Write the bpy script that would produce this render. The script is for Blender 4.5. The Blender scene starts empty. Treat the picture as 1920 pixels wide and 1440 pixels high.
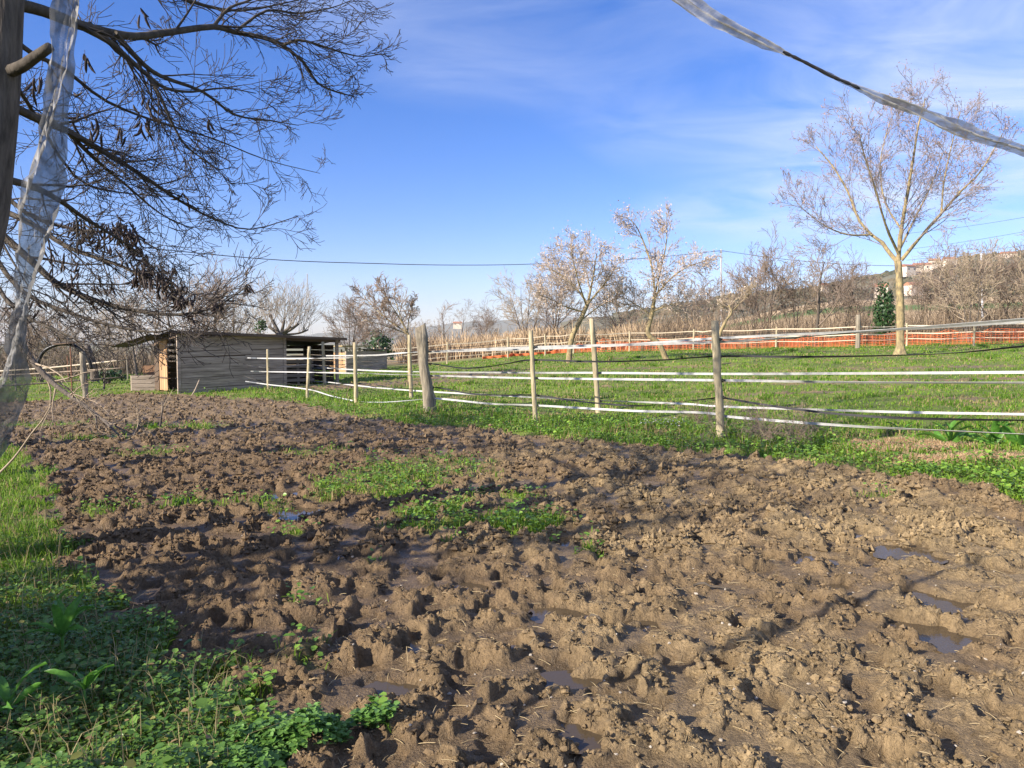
import bpy, math, random
import numpy as np
from mathutils import Vector
SC = bpy.context.scene
COL = SC.collection
RNG = np.random.default_rng(7)

# ------------------------------------------------------------------ camera, sky, sun, exposure
F, EYE = 1423.0, 1.45
PITCH = math.atan(80 / F)
cam_d = bpy.data.cameras.new('camera'); cam = bpy.data.objects.new('camera', cam_d); COL.objects.link(cam)
cam_d.sensor_width = 36; cam_d.lens = 36 * F / 1920; cam_d.clip_start = 0.05; cam_d.clip_end = 12000
cam.location = (0, 0, EYE); cam.rotation_euler = (math.pi / 2 - PITCH, 0, 0)
SC.camera = cam

SUN_TO = Vector((-0.85, -0.53, 0)).normalized()          # horizontal direction towards the sun
ELEV = math.radians(27)
w = bpy.data.worlds.new('World'); SC.world = w; w.use_nodes = True
nt = w.node_tree; nt.nodes.clear()
N = nt.nodes.new; LK = nt.links.new
out = N('ShaderNodeOutputWorld'); bg = N('ShaderNodeBackground'); bg.inputs['Strength'].default_value = 0.077
sky = N('ShaderNodeTexSky'); sky.sky_type = 'NISHITA'; sky.sun_disc = False
sky.sun_elevation = ELEV; sky.sun_rotation = math.atan2(SUN_TO.x, SUN_TO.y) % (2 * math.pi)
sky.altitude = 100; sky.air_density = 1.0; sky.dust_density = 0.35; sky.ozone_density = 1.3
tint = N('ShaderNodeMix'); tint.data_type = 'RGBA'; tint.blend_type = 'MULTIPLY'; tint.inputs[0].default_value = 1.0
tint.inputs[7].default_value = (0.87, 0.87, 1.32, 1)
hs = N('ShaderNodeHueSaturation'); hs.inputs['Saturation'].default_value = 1.38; LK(sky.outputs[0], hs.inputs['Color']); LK(hs.outputs[0], tint.inputs[6])
# thin cirrus: direction projected on a high flat layer
tc = N('ShaderNodeTexCoord'); sep = N('ShaderNodeSeparateXYZ'); LK(tc.outputs['Generated'], sep.inputs[0])
zz = N('ShaderNodeMath'); zz.operation = 'MAXIMUM'; zz.inputs[1].default_value = 0.0; LK(sep.outputs['Z'], zz.inputs[0])
za = N('ShaderNodeMath'); za.operation = 'ADD'; za.inputs[1].default_value = 0.12; LK(zz.outputs[0], za.inputs[0])
dx = N('ShaderNodeMath'); dx.operation = 'DIVIDE'; LK(sep.outputs['X'], dx.inputs[0]); LK(za.outputs[0], dx.inputs[1])
dy = N('ShaderNodeMath'); dy.operation = 'DIVIDE'; LK(sep.outputs['Y'], dy.inputs[0]); LK(za.outputs[0], dy.inputs[1])
cmb = N('ShaderNodeCombineXYZ'); LK(dx.outputs[0], cmb.inputs[0]); LK(dy.outputs[0], cmb.inputs[1])
mp = N('ShaderNodeMapping'); mp.inputs['Rotation'].default_value = (0, 0, 0.75); mp.inputs['Scale'].default_value = (1.1, 2.0, 1)
LK(cmb.outputs[0], mp.inputs[0])
n1 = N('ShaderNodeTexNoise'); n1.inputs['Scale'].default_value = 1.5; n1.inputs['Detail'].default_value = 7; n1.inputs['Roughness'].default_value = 0.58
n1.inputs['Distortion'].default_value = 0.6; LK(mp.outputs[0], n1.inputs['Vector'])
mp2 = N('ShaderNodeMapping'); mp2.inputs['Location'].default_value = (-1.1, 0.75, 0); LK(cmb.outputs[0], mp2.inputs[0])
n2 = N('ShaderNodeTexNoise'); n2.inputs['Scale'].default_value = 0.42; n2.inputs['Detail'].default_value = 2; LK(mp2.outputs[0], n2.inputs['Vector'])
r1 = N('ShaderNodeMapRange'); r1.inputs[1].default_value = 0.30; r1.inputs[2].default_value = 0.78; LK(n1.outputs['Fac'], r1.inputs[0])
r2 = N('ShaderNodeMapRange'); r2.inputs[1].default_value = 0.47; r2.inputs[2].default_value = 0.68; bx_ = N('ShaderNodeClamp'); bx_.inputs[1].default_value = -1.5; bx_.inputs[2].default_value = 1.5; LK(dx.outputs[0], bx_.inputs[0])
ba = N('ShaderNodeMath'); ba.operation = 'MULTIPLY_ADD'; ba.inputs[1].default_value = 0.15; LK(bx_.outputs[0], ba.inputs[0]); LK(n2.outputs['Fac'], ba.inputs[2]); by1 = N('ShaderNodeMath'); by1.operation = 'SUBTRACT'; by1.inputs[1].default_value = 2.35; LK(dy.outputs[0], by1.inputs[0])
by2 = N('ShaderNodeClamp'); by2.inputs[1].default_value = -0.8; by2.inputs[2].default_value = 1.6; LK(by1.outputs[0], by2.inputs[0])
by3 = N('ShaderNodeMath'); by3.operation = 'MULTIPLY_ADD'; by3.inputs[1].default_value = -0.11; LK(by2.outputs[0], by3.inputs[0]); LK(ba.outputs[0], by3.inputs[2]); LK(by3.outputs[0], r2.inputs[0])
mu = N('ShaderNodeMath'); mu.operation = 'MULTIPLY'; LK(r1.outputs[0], mu.inputs[0]); LK(r2.outputs[0], mu.inputs[1])
mu2 = N('ShaderNodeMath'); mu2.operation = 'MULTIPLY'; mu2.inputs[1].default_value = 0.9; LK(mu.outputs[0], mu2.inputs[0])
cl = N('ShaderNodeMix'); cl.data_type = 'RGBA'; LK(mu2.outputs[0], cl.inputs[0]); LK(tint.outputs[2], cl.inputs[6])
cl.inputs[7].default_value = (5.6, 6.2, 7.6, 1)
LK(cl.outputs[2], bg.inputs['Color']); LK(bg.outputs[0], out.inputs['Surface'])

sd = bpy.data.lights.new('sun', 'SUN'); sd.energy = 5.0; sd.angle = math.radians(0.55); sd.color = (1.0, 0.90, 0.76)
sun = bpy.data.objects.new('sun', sd); COL.objects.link(sun)
to_sun = Vector((SUN_TO.x * math.cos(ELEV), SUN_TO.y * math.cos(ELEV), math.sin(ELEV)))
sun.rotation_euler = to_sun.to_track_quat('Z', 'Y').to_euler(); sun.location = (-30, -20, 30)
SC.view_settings.view_transform = 'Standard'; SC.view_settings.look = 'None'
SC.view_settings.exposure = 1.05; SC.view_settings.gamma = 1.0
SC.cycles.max_bounces = 6; SC.cycles.transparent_max_bounces = 12

# ------------------------------------------------------------------ noise
def _h(ix, iy, s):
    n = (ix.astype(np.int64) * 374761393 + iy.astype(np.int64) * 668265263 + s * 974634777) & 0xFFFFFFFF
    n = ((n ^ (n >> 13)) * 1274126177) & 0xFFFFFFFF
    n = ((n ^ (n >> 16)) * 2246822519) & 0xFFFFFFFF
    return ((n ^ (n >> 15)) & 0xFFFFFF) / float(0x1000000)
def perlin(x, y, s=0):
    x = np.asarray(x, float); y = np.asarray(y, float)
    xi = np.floor(x); yi = np.floor(y); fx = x - xi; fy = y - yi
    u = fx * fx * fx * (fx * (fx * 6 - 15) + 10); v = fy * fy * fy * (fy * (fy * 6 - 15) + 10)
    def g(ox, oy):
        a = _h(xi + ox, yi + oy, s) * 2 * math.pi
        return np.cos(a) * (fx - ox) + np.sin(a) * (fy - oy)
    a = g(0, 0); b = g(1, 0); c = g(0, 1); d = g(1, 1)
    return ((a + (b - a) * u) + ((c + (d - c) * u) - (a + (b - a) * u)) * v) * 1.5
def fbm(x, y, s=0, o=4, rough=0.5):
    t = 0; am = 1; tot = 0
    for k in range(o):
        t = t + am * perlin(x * 2 ** k, y * 2 ** k, s + k * 17); tot += am; am *= rough
    return t / tot
def worley(x, y, s=0):
    """distance to the nearest jittered point and that point's random value"""
    xi = np.floor(x); yi = np.floor(y)
    best = np.full(x.shape, 9.0); val = np.zeros(x.shape)
    for i in (-1, 0, 1):
        for j in (-1, 0, 1):
            cx = xi + i; cy = yi + j
            px = cx + _h(cx, cy, s); py = cy + _h(cx, cy, s + 1)
            d = (px - x) ** 2 + (py - y) ** 2
            m = d < best
            best = np.where(m, d, best); val = np.where(m, _h(cx, cy, s + 2), val)
    return np.sqrt(best), val
def ss(a, b, x):
    t = np.clip((np.asarray(x, float) - a) / (b - a), 0, 1); return t * t * (3 - 2 * t)

# ------------------------------------------------------------------ lie of the land, and where a thing stands
def H(x, y):
    x = np.asarray(x, float); y = np.asarray(y, float)
    r = x / np.maximum(y, 5)
    h = 0.025 * np.clip(x, -120, 400)
    h = h + 0.65 * ss(14, 42, y) * ss(-10, 5, x)
    h = h + 0.055 * np.clip(y - 52, 0, 260) * ss(0.12, 0.45, r)
    h = h - 0.012 * np.clip(y - 60, 0, 400) * ss(-0.1, -0.5, r)
    return h
def ray(px, py):
    xc = (px - 960) / F; yc = -(py - 720) / F
    y = math.cos(PITCH) + yc * math.sin(PITCH); z = -math.sin(PITCH) + yc * math.cos(PITCH)
    return xc / y, z / y
def P(px, py, Y):
    a, b = ray(px, py); return Vector((a * Y, Y, EYE + b * Y))
def G(px, py):
    a, b = ray(px, py)
    lo = 0.6; Y = lo
    while Y < 400:
        if EYE + b * Y < float(H(a * Y, Y)): break
        lo = Y; Y *= 1.05
    hi = Y
    for _ in range(30):
        m = (lo + hi) / 2
        if EYE + b * m < float(H(a * m, m)): hi = m
        else: lo = m
    return Vector((a * hi, hi, float(H(a * hi, hi))))
def S(px, Y):
    """a spot on the ground at depth Y"""
    a, _ = ray(px, 640); return Vector((a * Y, Y, float(H(a * Y, Y))))

# ------------------------------------------------------------------ mesh helpers
def mk(name, V, quads=None, tris=None, mat=None, parent=None, smooth=False, col=None):
    me = bpy.data.meshes.new(name)
    V = np.asarray(V, np.float32).reshape(-1, 3)
    q = np.asarray(quads if quads is not None else [], np.int32).reshape(-1, 4)
    t = np.asarray(tris if tris is not None else [], np.int32).reshape(-1, 3)
    me.vertices.add(len(V)); me.vertices.foreach_set('co', V.ravel())
    li = np.concatenate([q.ravel(), t.ravel()]); me.loops.add(len(li)); me.loops.foreach_set('vertex_index', li)
    me.polygons.add(len(q) + len(t))
    st = np.concatenate([np.arange(len(q)) * 4, len(q) * 4 + np.arange(len(t)) * 3]).astype(np.int32)
    me.polygons.foreach_set('loop_start', st)
    me.polygons.foreach_set('use_smooth', np.full(len(q) + len(t), bool(smooth)))
    if col is not None:
        ca = me.color_attributes.new('tint', 'FLOAT_COLOR', 'POINT')
        c = np.ones((len(V), 4), np.float32); cc = np.asarray(col, np.float32); c[:, :cc.shape[1]] = cc
        ca.data.foreach_set('color', c.ravel())
    me.update(); me.validate()
    if mat: me.materials.append(mat)
    o = bpy.data.objects.new(name, me); COL.objects.link(o)
    if parent: o.parent = parent
    return o
def tag(o, label=None, cat=None, group=None, kind=None):
    if label: o['label'] = label
    if cat: o['category'] = cat
    if group: o['group'] = group
    if kind: o['kind'] = kind
    return o
def empty(name, loc, label=None, cat=None, group=None, rz=0):
    o = bpy.data.objects.new(name, None); COL.objects.link(o); o.location = loc; o.rotation_euler = (0, 0, rz)
    o.empty_display_size = 0.2
    return tag(o, label, cat, group)
def inst(name, src, parent=None, loc=(0, 0, 0), rot=(0, 0, 0), scale=(1, 1, 1)):
    o = bpy.data.objects.new(name, src.data if hasattr(src, 'data') else src); COL.objects.link(o)
    o.parent = parent; o.location = loc; o.rotation_euler = rot; o.scale = scale
    return o
BOXQ = [(0, 3, 2, 1), (4, 5, 6, 7), (0, 1, 5, 4), (1, 2, 6, 5), (2, 3, 7, 6), (3, 0, 4, 7)]
def box(x0, x1, y0, y1, z0, z1):
    return np.array([(x0, y0, z0), (x1, y0, z0), (x1, y1, z0), (x0, y1, z0), (x0, y0, z1), (x1, y0, z1), (x1, y1, z1), (x0, y1, z1)], float)
def boxes(bl):
    V = np.concatenate(bl); q = np.concatenate([np.array(BOXQ) + 8 * i for i in range(len(bl))]); return V, q
def beam(a, b, wd, ht):
    """a squared timber from a to b"""
    a = np.array(a, float); b = np.array(b, float); d = b - a; d /= np.linalg.norm(d)
    up = np.array([0, 0, 1.0]) if abs(d[2]) < 0.9 else np.array([0, 1.0, 0])
    s = np.cross(d, up); s /= np.linalg.norm(s); u = np.cross(s, d)
    return np.array([p + s * sx * wd / 2 + u * sy * ht / 2 for p in (a, b) for sx, sy in ((-1, -1), (1, -1), (1, 1), (-1, 1))])
class Tubes:
    """collects tapered polylines and turns them into one mesh"""
    def __init__(s): s.g = {}
    def add(s, pts, rad, sides=3): s.g.setdefault((len(pts), sides), []).append((pts, rad))
    def mesh(s):
        Vs, Qs, Ts, off = [], [], [], 0
        for (n, k), L in s.g.items():
            Pn = np.array([a for a, _ in L], float).reshape(len(L), n, 3); R = np.array([b for _, b in L], float).reshape(len(L), n)
            T = np.empty_like(Pn); T[:, 1:-1] = Pn[:, 2:] - Pn[:, :-2]; T[:, 0] = Pn[:, 1] - Pn[:, 0]; T[:, -1] = Pn[:, -1] - Pn[:, -2]
            T /= np.linalg.norm(T, axis=2, keepdims=True) + 1e-9
            m = np.abs(T.mean(1)); ref = np.eye(3)[np.argmin(m, axis=1)][:, None, :]
            A = np.cross(T, ref); A /= np.linalg.norm(A, axis=2, keepdims=True) + 1e-9; B = np.cross(T, A)
            an = np.arange(k) * 2 * math.pi / k
            V = Pn[:, :, None, :] + R[:, :, None, None] * (A[:, :, None, :] * np.cos(an)[None, None, :, None] + B[:, :, None, :] * np.sin(an)[None, None, :, None])
            Vs.append(V.reshape(-1, 3))
            i = np.arange(len(L))[:, None, None]; j = np.arange(n - 1)[None, :, None]; a = np.arange(k)[None, None, :]; a2 = (a + 1) % k
            b0 = off + (i * n + j) * k
            Qs.append(np.stack([b0 + a, b0 + a2, b0 + k + a2, b0 + k + a], -1).reshape(-1, 4))
            if k > 4:
                for e in (0, n - 1):
                    base = off + (np.arange(len(L)) * n + e) * k
                    for c in range(1, k - 1): Ts.append(np.stack([base, base + c, base + c + 1], -1))
            off += len(L) * n * k
        V = np.concatenate(Vs) if Vs else np.zeros((0, 3)); Q = np.concatenate(Qs) if Qs else None
        return V, Q, (np.concatenate(Ts) if Ts else None)
    def build(s, name, mat, parent=None, smooth=True):
        V, Q, T = s.mesh(); return mk(name, V, Q, T, mat, parent, smooth)

# ------------------------------------------------------------------ materials
def mat(name, color, rough=0.8, noise=0.25, scale=8.0, stretch=(1, 1, 1), bump=0.0, bscale=None, attr=False, trans=0.0, color2=None, spec=0.3, dist=0.02):
    m = bpy.data.materials.new(name); m.use_nodes = True; t = m.node_tree; b = t.nodes['Principled BSDF']
    b.inputs['Roughness'].default_value = rough; b.inputs['Specular IOR Level'].default_value = spec
    tcn = t.nodes.new('ShaderNodeTexCoord'); mpn = t.nodes.new('ShaderNodeMapping'); mpn.inputs['Scale'].default_value = stretch
    t.links.new(tcn.outputs['Object'], mpn.inputs[0])
    nz = t.nodes.new('ShaderNodeTexNoise'); nz.inputs['Scale'].default_value = scale; nz.inputs['Detail'].default_value = 5; nz.inputs['Roughness'].default_value = 0.65
    t.links.new(mpn.outputs[0], nz.inputs['Vector'])
    cr = t.nodes.new('ShaderNodeValToRGB'); c = color; c2 = color2 or tuple(v * (1 - noise) for v in color)
    hi = tuple(min(1, v * (1 + noise)) for v in color)
    cr.color_ramp.elements[0].position = 0.32; cr.color_ramp.elements[0].color = (*c2, 1)
    cr.color_ramp.elements[1].position = 0.68; cr.color_ramp.elements[1].color = (*hi, 1)
    t.links.new(nz.outputs['Fac'], cr.inputs[0]); src = cr.outputs[0]
    if attr:
        at = t.nodes.new('ShaderNodeAttribute'); at.attribute_name = 'tint'
        mx = t.nodes.new('ShaderNodeMix'); mx.data_type = 'RGBA'; mx.blend_type = 'MULTIPLY'; mx.inputs[0].default_value = 1
        t.links.new(src, mx.inputs[6]); t.links.new(at.outputs['Color'], mx.inputs[7]); src = mx.outputs[2]
    t.links.new(src, b.inputs['Base Color'])
    if bump:
        nb = t.nodes.new('ShaderNodeTexNoise'); nb.inputs['Scale'].default_value = bscale or scale * 2; nb.inputs['Detail'].default_value = 4
        t.links.new(mpn.outputs[0], nb.inputs['Vector'])
        bp = t.nodes.new('ShaderNodeBump'); bp.inputs['Strength'].default_value = bump; bp.inputs['Distance'].default_value = dist
        t.links.new(nb.outputs['Fac'], bp.inputs['Height']); t.links.new(bp.outputs[0], b.inputs['Normal'])
    if trans:
        tr = t.nodes.new('ShaderNodeBsdfTranslucent'); t.links.new(src, tr.inputs['Color'])
        ms = t.nodes.new('ShaderNodeMixShader'); ms.inputs[0].default_value = trans
        o = t.nodes['Material Output']; t.links.new(b.outputs[0], ms.inputs[1]); t.links.new(tr.outputs[0], ms.inputs[2]); t.links.new(ms.outputs[0], o.inputs[0])
    return m
M = {}
M['bark_dark'] = mat('bark_dark', (0.075, 0.062, 0.048), 0.9, 0.45, 14, (1, 1, 0.35), 0.6, 30)
M['bark_grey'] = mat('bark_grey', (0.115, 0.095, 0.078), 0.9, 0.5, 22, (1, 1, 0.15), 0.9, 30)
M['bark_pale'] = mat('bark_pale', (0.29, 0.225, 0.11), 0.9, 0.35, 9, (1, 1, 0.5), 0.8, 14, color2=(0.11, 0.092, 0.065))
M['twig_dark'] = mat('twig_dark', (0.055, 0.045, 0.038), 0.9, 0.3, 3)
M['twig_brown'] = mat('twig_brown', (0.25, 0.19, 0.145), 0.9, 0.3, 1.2)
M['twig_grey'] = mat('twig_grey', (0.30, 0.255, 0.215), 0.9, 0.3, 1.2)
M['twig_pink'] = mat('twig_pink', (0.41, 0.33, 0.27), 0.9, 0.3, 1.2)
M['twig_mauve'] = mat('twig_mauve', (0.27, 0.225, 0.22), 0.9, 0.25, 1.5)
M['twig_tan'] = mat('twig_tan', (0.36, 0.285, 0.20), 0.9, 0.3, 2)
M['pod'] = mat('pod', (0.038, 0.024, 0.018), 0.5, 0.4, 20)
M['post'] = mat('post', (0.38, 0.32, 0.20), 0.9, 0.35, 16, (1, 1, 0.12), 0.6, 40)
M['post_old'] = mat('post_old', (0.22, 0.19, 0.14), 0.95, 0.5, 18, (1, 1, 0.1), 1.0, 30)
M['tape_white'] = mat('tape_white', (0.42, 0.42, 0.41), 0.6, 0.18, 9)
M['tape_black'] = mat('tape_black', (0.018, 0.018, 0.020), 0.6, 0.3, 25)
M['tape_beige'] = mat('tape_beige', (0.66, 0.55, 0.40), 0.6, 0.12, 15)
M['plastic_black'] = mat('plastic_black', (0.012, 0.012, 0.012), 0.4, 0.2, 10)
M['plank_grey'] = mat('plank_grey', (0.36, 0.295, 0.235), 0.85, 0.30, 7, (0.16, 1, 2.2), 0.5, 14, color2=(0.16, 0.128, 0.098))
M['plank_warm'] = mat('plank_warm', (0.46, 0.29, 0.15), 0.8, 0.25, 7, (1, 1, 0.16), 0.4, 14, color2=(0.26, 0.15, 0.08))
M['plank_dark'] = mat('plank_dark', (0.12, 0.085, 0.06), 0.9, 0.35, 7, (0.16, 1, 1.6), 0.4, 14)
M['plank_brown'] = mat('plank_brown', (0.21, 0.12, 0.07), 0.9, 0.35, 7, (0.16, 1, 1.6), 0.4, 14)
M['roof'] = mat('roof', (0.075, 0.068, 0.058), 0.8, 0.4, 4, (1, 1, 1), 0.3, 10, color2=(0.05, 0.045, 0.03))
M['rust'] = mat('rust', (0.16, 0.075, 0.04), 0.8, 0.4, 20)
M['metal'] = mat('metal', (0.45, 0.46, 0.47), 0.5, 0.15, 3)
M['pole'] = mat('pole', (0.36, 0.35, 0.34), 0.8, 0.15, 2)
M['cable'] = mat('cable', (0.04, 0.04, 0.045), 0.6, 0.2, 1)
M['orange'] = mat('orange', (1.0, 0.30, 0.11), 0.6, 0.1, 2, trans=0.4)
M['grass'] = mat('grass', (1, 1, 1), 0.6, 0.05, 3, attr=True, trans=0.4, spec=0.25)
M['leaf'] = mat('leaf', (1, 1, 1), 0.42, 0.06, 30, attr=True, trans=0.28, spec=0.4)
M['dock'] = mat('dock', (0.10, 0.25, 0.035), 0.4, 0.25, 12, trans=0.4, spec=0.4)
M['ivy'] = mat('ivy', (0.03, 0.07, 0.018), 0.45, 0.4, 3, trans=0.1, spec=0.4)
M['reed'] = mat('reed', (1, 1, 1), 0.8, 0.1, 3, attr=True, trans=0.15)
M['dryleaf'] = mat('dryleaf', (0.58, 0.47, 0.37), 0.8, 0.35, 4, trans=0.2)
M['bud'] = mat('bud', (0.33, 0.25, 0.25), 0.8, 0.3, 4, trans=0.1)
M['straw'] = mat('straw', (0.40, 0.31, 0.17), 0.7, 0.3, 30)
M['pebble'] = mat('pebble', (0.62, 0.58, 0.50), 0.7, 0.25, 30)
M['crumb'] = mat('crumb', (1, 1, 1), 0.85, 0.3, 60, attr=True, bump=0.5, bscale=120, dist=0.01)
M['stick'] = mat('stick', (0.33, 0.26, 0.19), 0.9, 0.3, 12)
M['housewall'] = mat('housewall', (0.66, 0.56, 0.44), 0.9, 0.08, 1)
M['houseroof'] = mat('houseroof', (0.36, 0.17, 0.10), 0.9, 0.15, 2)
M['windowdark'] = mat('windowdark', (0.05, 0.05, 0.055), 0.3, 0.1, 1)

# netting: see-through woven plastic
def net_mat(k=1.0):
    m = bpy.data.materials.new('netting'); m.use_nodes = True; t = m.node_tree; b = t.nodes['Principled BSDF']
    b.inputs['Base Color'].default_value = (0.22 * k, 0.215 * k, 0.21 * k, 1); b.inputs['Roughness'].default_value = 0.5
    tr = t.nodes.new('ShaderNodeBsdfTransparent'); tl = t.nodes.new('ShaderNodeBsdfTranslucent'); tl.inputs['Color'].default_value = (0.17 * k, 0.17 * k, 0.17 * k, 1)
    a = t.nodes.new('ShaderNodeMixShader'); a.inputs[0].default_value = 0.4; t.links.new(b.outputs[0], a.inputs[1]); t.links.new(tl.outputs[0], a.inputs[2])
    tcn = t.nodes.new('ShaderNodeTexCoord'); nz = t.nodes.new('ShaderNodeTexNoise'); nz.inputs['Scale'].default_value = 14; nz.inputs['Detail'].default_value = 8; nz.inputs['Roughness'].default_value = .7
    t.links.new(tcn.outputs['Object'], nz.inputs['Vector'])
    dn = t.nodes.new('ShaderNodeTexNoise'); dn.inputs['Scale'].default_value = 30; dn.inputs['Detail'].default_value = 6; t.links.new(tcn.outputs['Object'], dn.inputs['Vector'])
    dc = t.nodes.new('ShaderNodeValToRGB'); dc.color_ramp.elements[0].position = .38; dc.color_ramp.elements[0].color = (.10 * k, .095 * k, .085 * k, 1); dc.color_ramp.elements[1].position = .62; dc.color_ramp.elements[1].color = (.25 * k, .245 * k, .24 * k, 1); t.links.new(dn.outputs['Fac'], dc.inputs[0]); t.links.new(dc.outputs[0], b.inputs['Base Color'])
    ck = t.nodes.new('ShaderNodeTexWave'); ck.inputs['Scale'].default_value = 70; ck.inputs['Distortion'].default_value = 1.5; ck.bands_direction = 'Z'; t.links.new(tcn.outputs['Object'], ck.inputs['Vector'])
    mr = t.nodes.new('ShaderNodeMapRange'); mr.inputs[1].default_value = 0.3; mr.inputs[2].default_value = 0.7; mr.inputs[3].default_value = 0.50; mr.inputs[4].default_value = 0.98
    t.links.new(nz.outputs['Fac'], mr.inputs[0])
    ad = t.nodes.new('ShaderNodeMath'); ad.operation = 'MULTIPLY_ADD'; ad.inputs[1].default_value = 0.10; t.links.new(ck.outputs['Fac'], ad.inputs[0]); t.links.new(mr.outputs[0], ad.inputs[2])
    ms = t.nodes.new('ShaderNodeMixShader'); t.links.new(ad.outputs[0], ms.inputs[0]); t.links.new(tr.outputs[0], ms.inputs[1]); t.links.new(a.outputs[0], ms.inputs[2])
    t.links.new(ms.outputs[0], t.nodes['Material Output'].inputs[0]); return m
M['netting'] = net_mat(); M['netting_sunlit'] = net_mat(2.5)  # one netting in two tones: darker as in shade, paler as in sunlight
def water_mat():
    m = bpy.data.materials.new('water'); m.use_nodes = True; t = m.node_tree; b = t.nodes['Principled BSDF']
    b.inputs['Base Color'].default_value = (0.075, 0.055, 0.033, 1); b.inputs['Roughness'].default_value = 0.06; b.inputs['IOR'].default_value = 1.33
    nz = t.nodes.new('ShaderNodeTexNoise'); nz.inputs['Scale'].default_value = 18; bp = t.nodes.new('ShaderNodeBump'); bp.inputs['Strength'].default_value = 0.08; bp.inputs['Distance'].default_value = 0.01
    t.links.new(nz.outputs['Fac'], bp.inputs['Height']); t.links.new(bp.outputs[0], b.inputs['Normal']); return m
M['water'] = water_mat()
def ground_mat():
    m = bpy.data.materials.new('soil'); m.use_nodes = True; t = m.node_tree; b = t.nodes['Principled BSDF']
    at = t.nodes.new('ShaderNodeAttribute'); at.attribute_name = 'tint'
    tcn = t.nodes.new('ShaderNodeTexCoord')
    nz = t.nodes.new('ShaderNodeTexNoise'); nz.inputs['Scale'].default_value = 26; nz.inputs['Detail'].default_value = 6; nz.inputs['Roughness'].default_value = 0.7; t.links.new(tcn.outputs['Object'], nz.inputs['Vector'])
    mr = t.nodes.new('ShaderNodeMapRange'); mr.inputs[1].default_value = 0.3; mr.inputs[2].default_value = 0.7; mr.inputs[3].default_value = 0.58; mr.inputs[4].default_value = 1.42; t.links.new(nz.outputs['Fac'], mr.inputs[0])
    mx = t.nodes.new('ShaderNodeMix'); mx.data_type = 'RGBA'; mx.blend_type = 'MULTIPLY'; mx.inputs[0].default_value = 1
    t.links.new(at.outputs['Color'], mx.inputs[6]); t.links.new(mr.outputs[0], mx.inputs[7]); t.links.new(mx.outputs[2], b.inputs['Base Color'])
    rr = t.nodes.new('ShaderNodeMapRange'); rr.inputs[1].default_value = 0; rr.inputs[2].default_value = 1; rr.inputs[3].default_value = 0.95; rr.inputs[4].default_value = 0.33
    t.links.new(at.outputs['Alpha'], rr.inputs[0]); t.links.new(rr.outputs[0], b.inputs['Roughness']); b.inputs['Specular IOR Level'].default_value = 0.3
    nb = t.nodes.new('ShaderNodeTexNoise'); nb.inputs['Scale'].default_value = 75; nb.inputs['Detail'].default_value = 5; nb.inputs['Roughness'].default_value = 0.65; t.links.new(tcn.outputs['Object'], nb.inputs['Vector'])
    bp = t.nodes.new('ShaderNodeBump'); bp.inputs['Strength'].default_value = 1.0; bp.inputs['Distance'].default_value = 0.024
    t.links.new(nb.outputs['Fac'], bp.inputs['Height']); t.links.new(bp.outputs[0], b.inputs['Normal']); return m
M['soil'] = ground_mat()

# ------------------------------------------------------------------ ground: zones and fine relief
MUD = [(1000, 1700), (560, 1560), (430, 1430), (440, 1290), (300, 1190), (165, 1120), (105, 1010), (92, 900), (55, 850), (-40, 830), (-500, 800),
       (-400, 758), (0, 757), (150, 750), (240, 738), (330, 742), (480, 746), (560, 757), (650, 780), (780, 798), (900, 804), (1000, 822), (1200, 838),
       (1350, 852), (1480, 872), (1700, 893), (1830, 908), (1920, 935), (2100, 985), (2500, 1100), (3200, 1700)]
MUDW = np.array([G(a, b)[:2] for a, b in MUD])
def inpoly(x, y, poly):
    c = np.zeros(x.shape, bool); n = len(poly)
    for i in range(n):
        x1, y1 = poly[i]; x2, y2 = poly[(i + 1) % n]
        if y1 == y2: continue
        k = (y1 > y) != (y2 > y); c ^= k & (x < (x2 - x1) * (y - y1) / (y2 - y1) + x1)
    return c
PATCH = [(765, 885, .95, .95, .5), (690, 925, .6, .35, .95), (835, 952, .42, .25, 1), (840, 985, .36, .22, .95), (985, 985, .36, .28, 1.1), (640, 915, .35, .3, .95), (760, 900, .35, .5, 1),
         (330, 803, 1.0, .32, 1), (180, 823, .8, .22, 1), (275, 853, .7, .2, .6), (540, 1005, .22, .09, 1), (868, 1022, .13, .1, .9), (1098, 1028, .13, .08, .8), (690, 1062, .06, .05, .8),
         (240, 962, .5, .2, .5), (430, 950, .6, .3, .42), (1668, 937, .16, .1, .9), (560, 1150, .12, .08, .5), (960, 935, .3, .12, .8), (60, 800, 1.2, .4, .7), (520, 745, 1.5, .8, .7),
         (400, 1255, .3, .15, .8), (690, 1365, .08, .06, 1.2), (600, 850, .8, .3, .3)]
PW = [(*G(a, b)[:2], rx, ry, d) for a, b, rx, ry, d in PATCH]
BARE = [(705, 722, 3.6, 1.6), (860, 706, 3.2, 1.0), (620, 728, 1.6, 1.6), (900, 700, 2.5, .6), (1640, 716, 3.0, .35), (1850, 712, 2.5, .35), (1080, 660, 4, 1.2), (1480, 738, 2.0, .22), (1250, 690, 3.0, .3), (1800, 748, 1.4, .18), (1150, 725, 1.2, .2), (1720, 690, 3.5, .4)]
BW = [(*G(a, b)[:2], rx, ry) for a, b, rx, ry in BARE]
STRAW = [(1700, 842, .85, .35), (1820, 862, .9, .3), (1640, 835, .5, .2)]
SW = [(*G(a, b)[:2], rx, ry) for a, b, rx, ry in STRAW]
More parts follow.
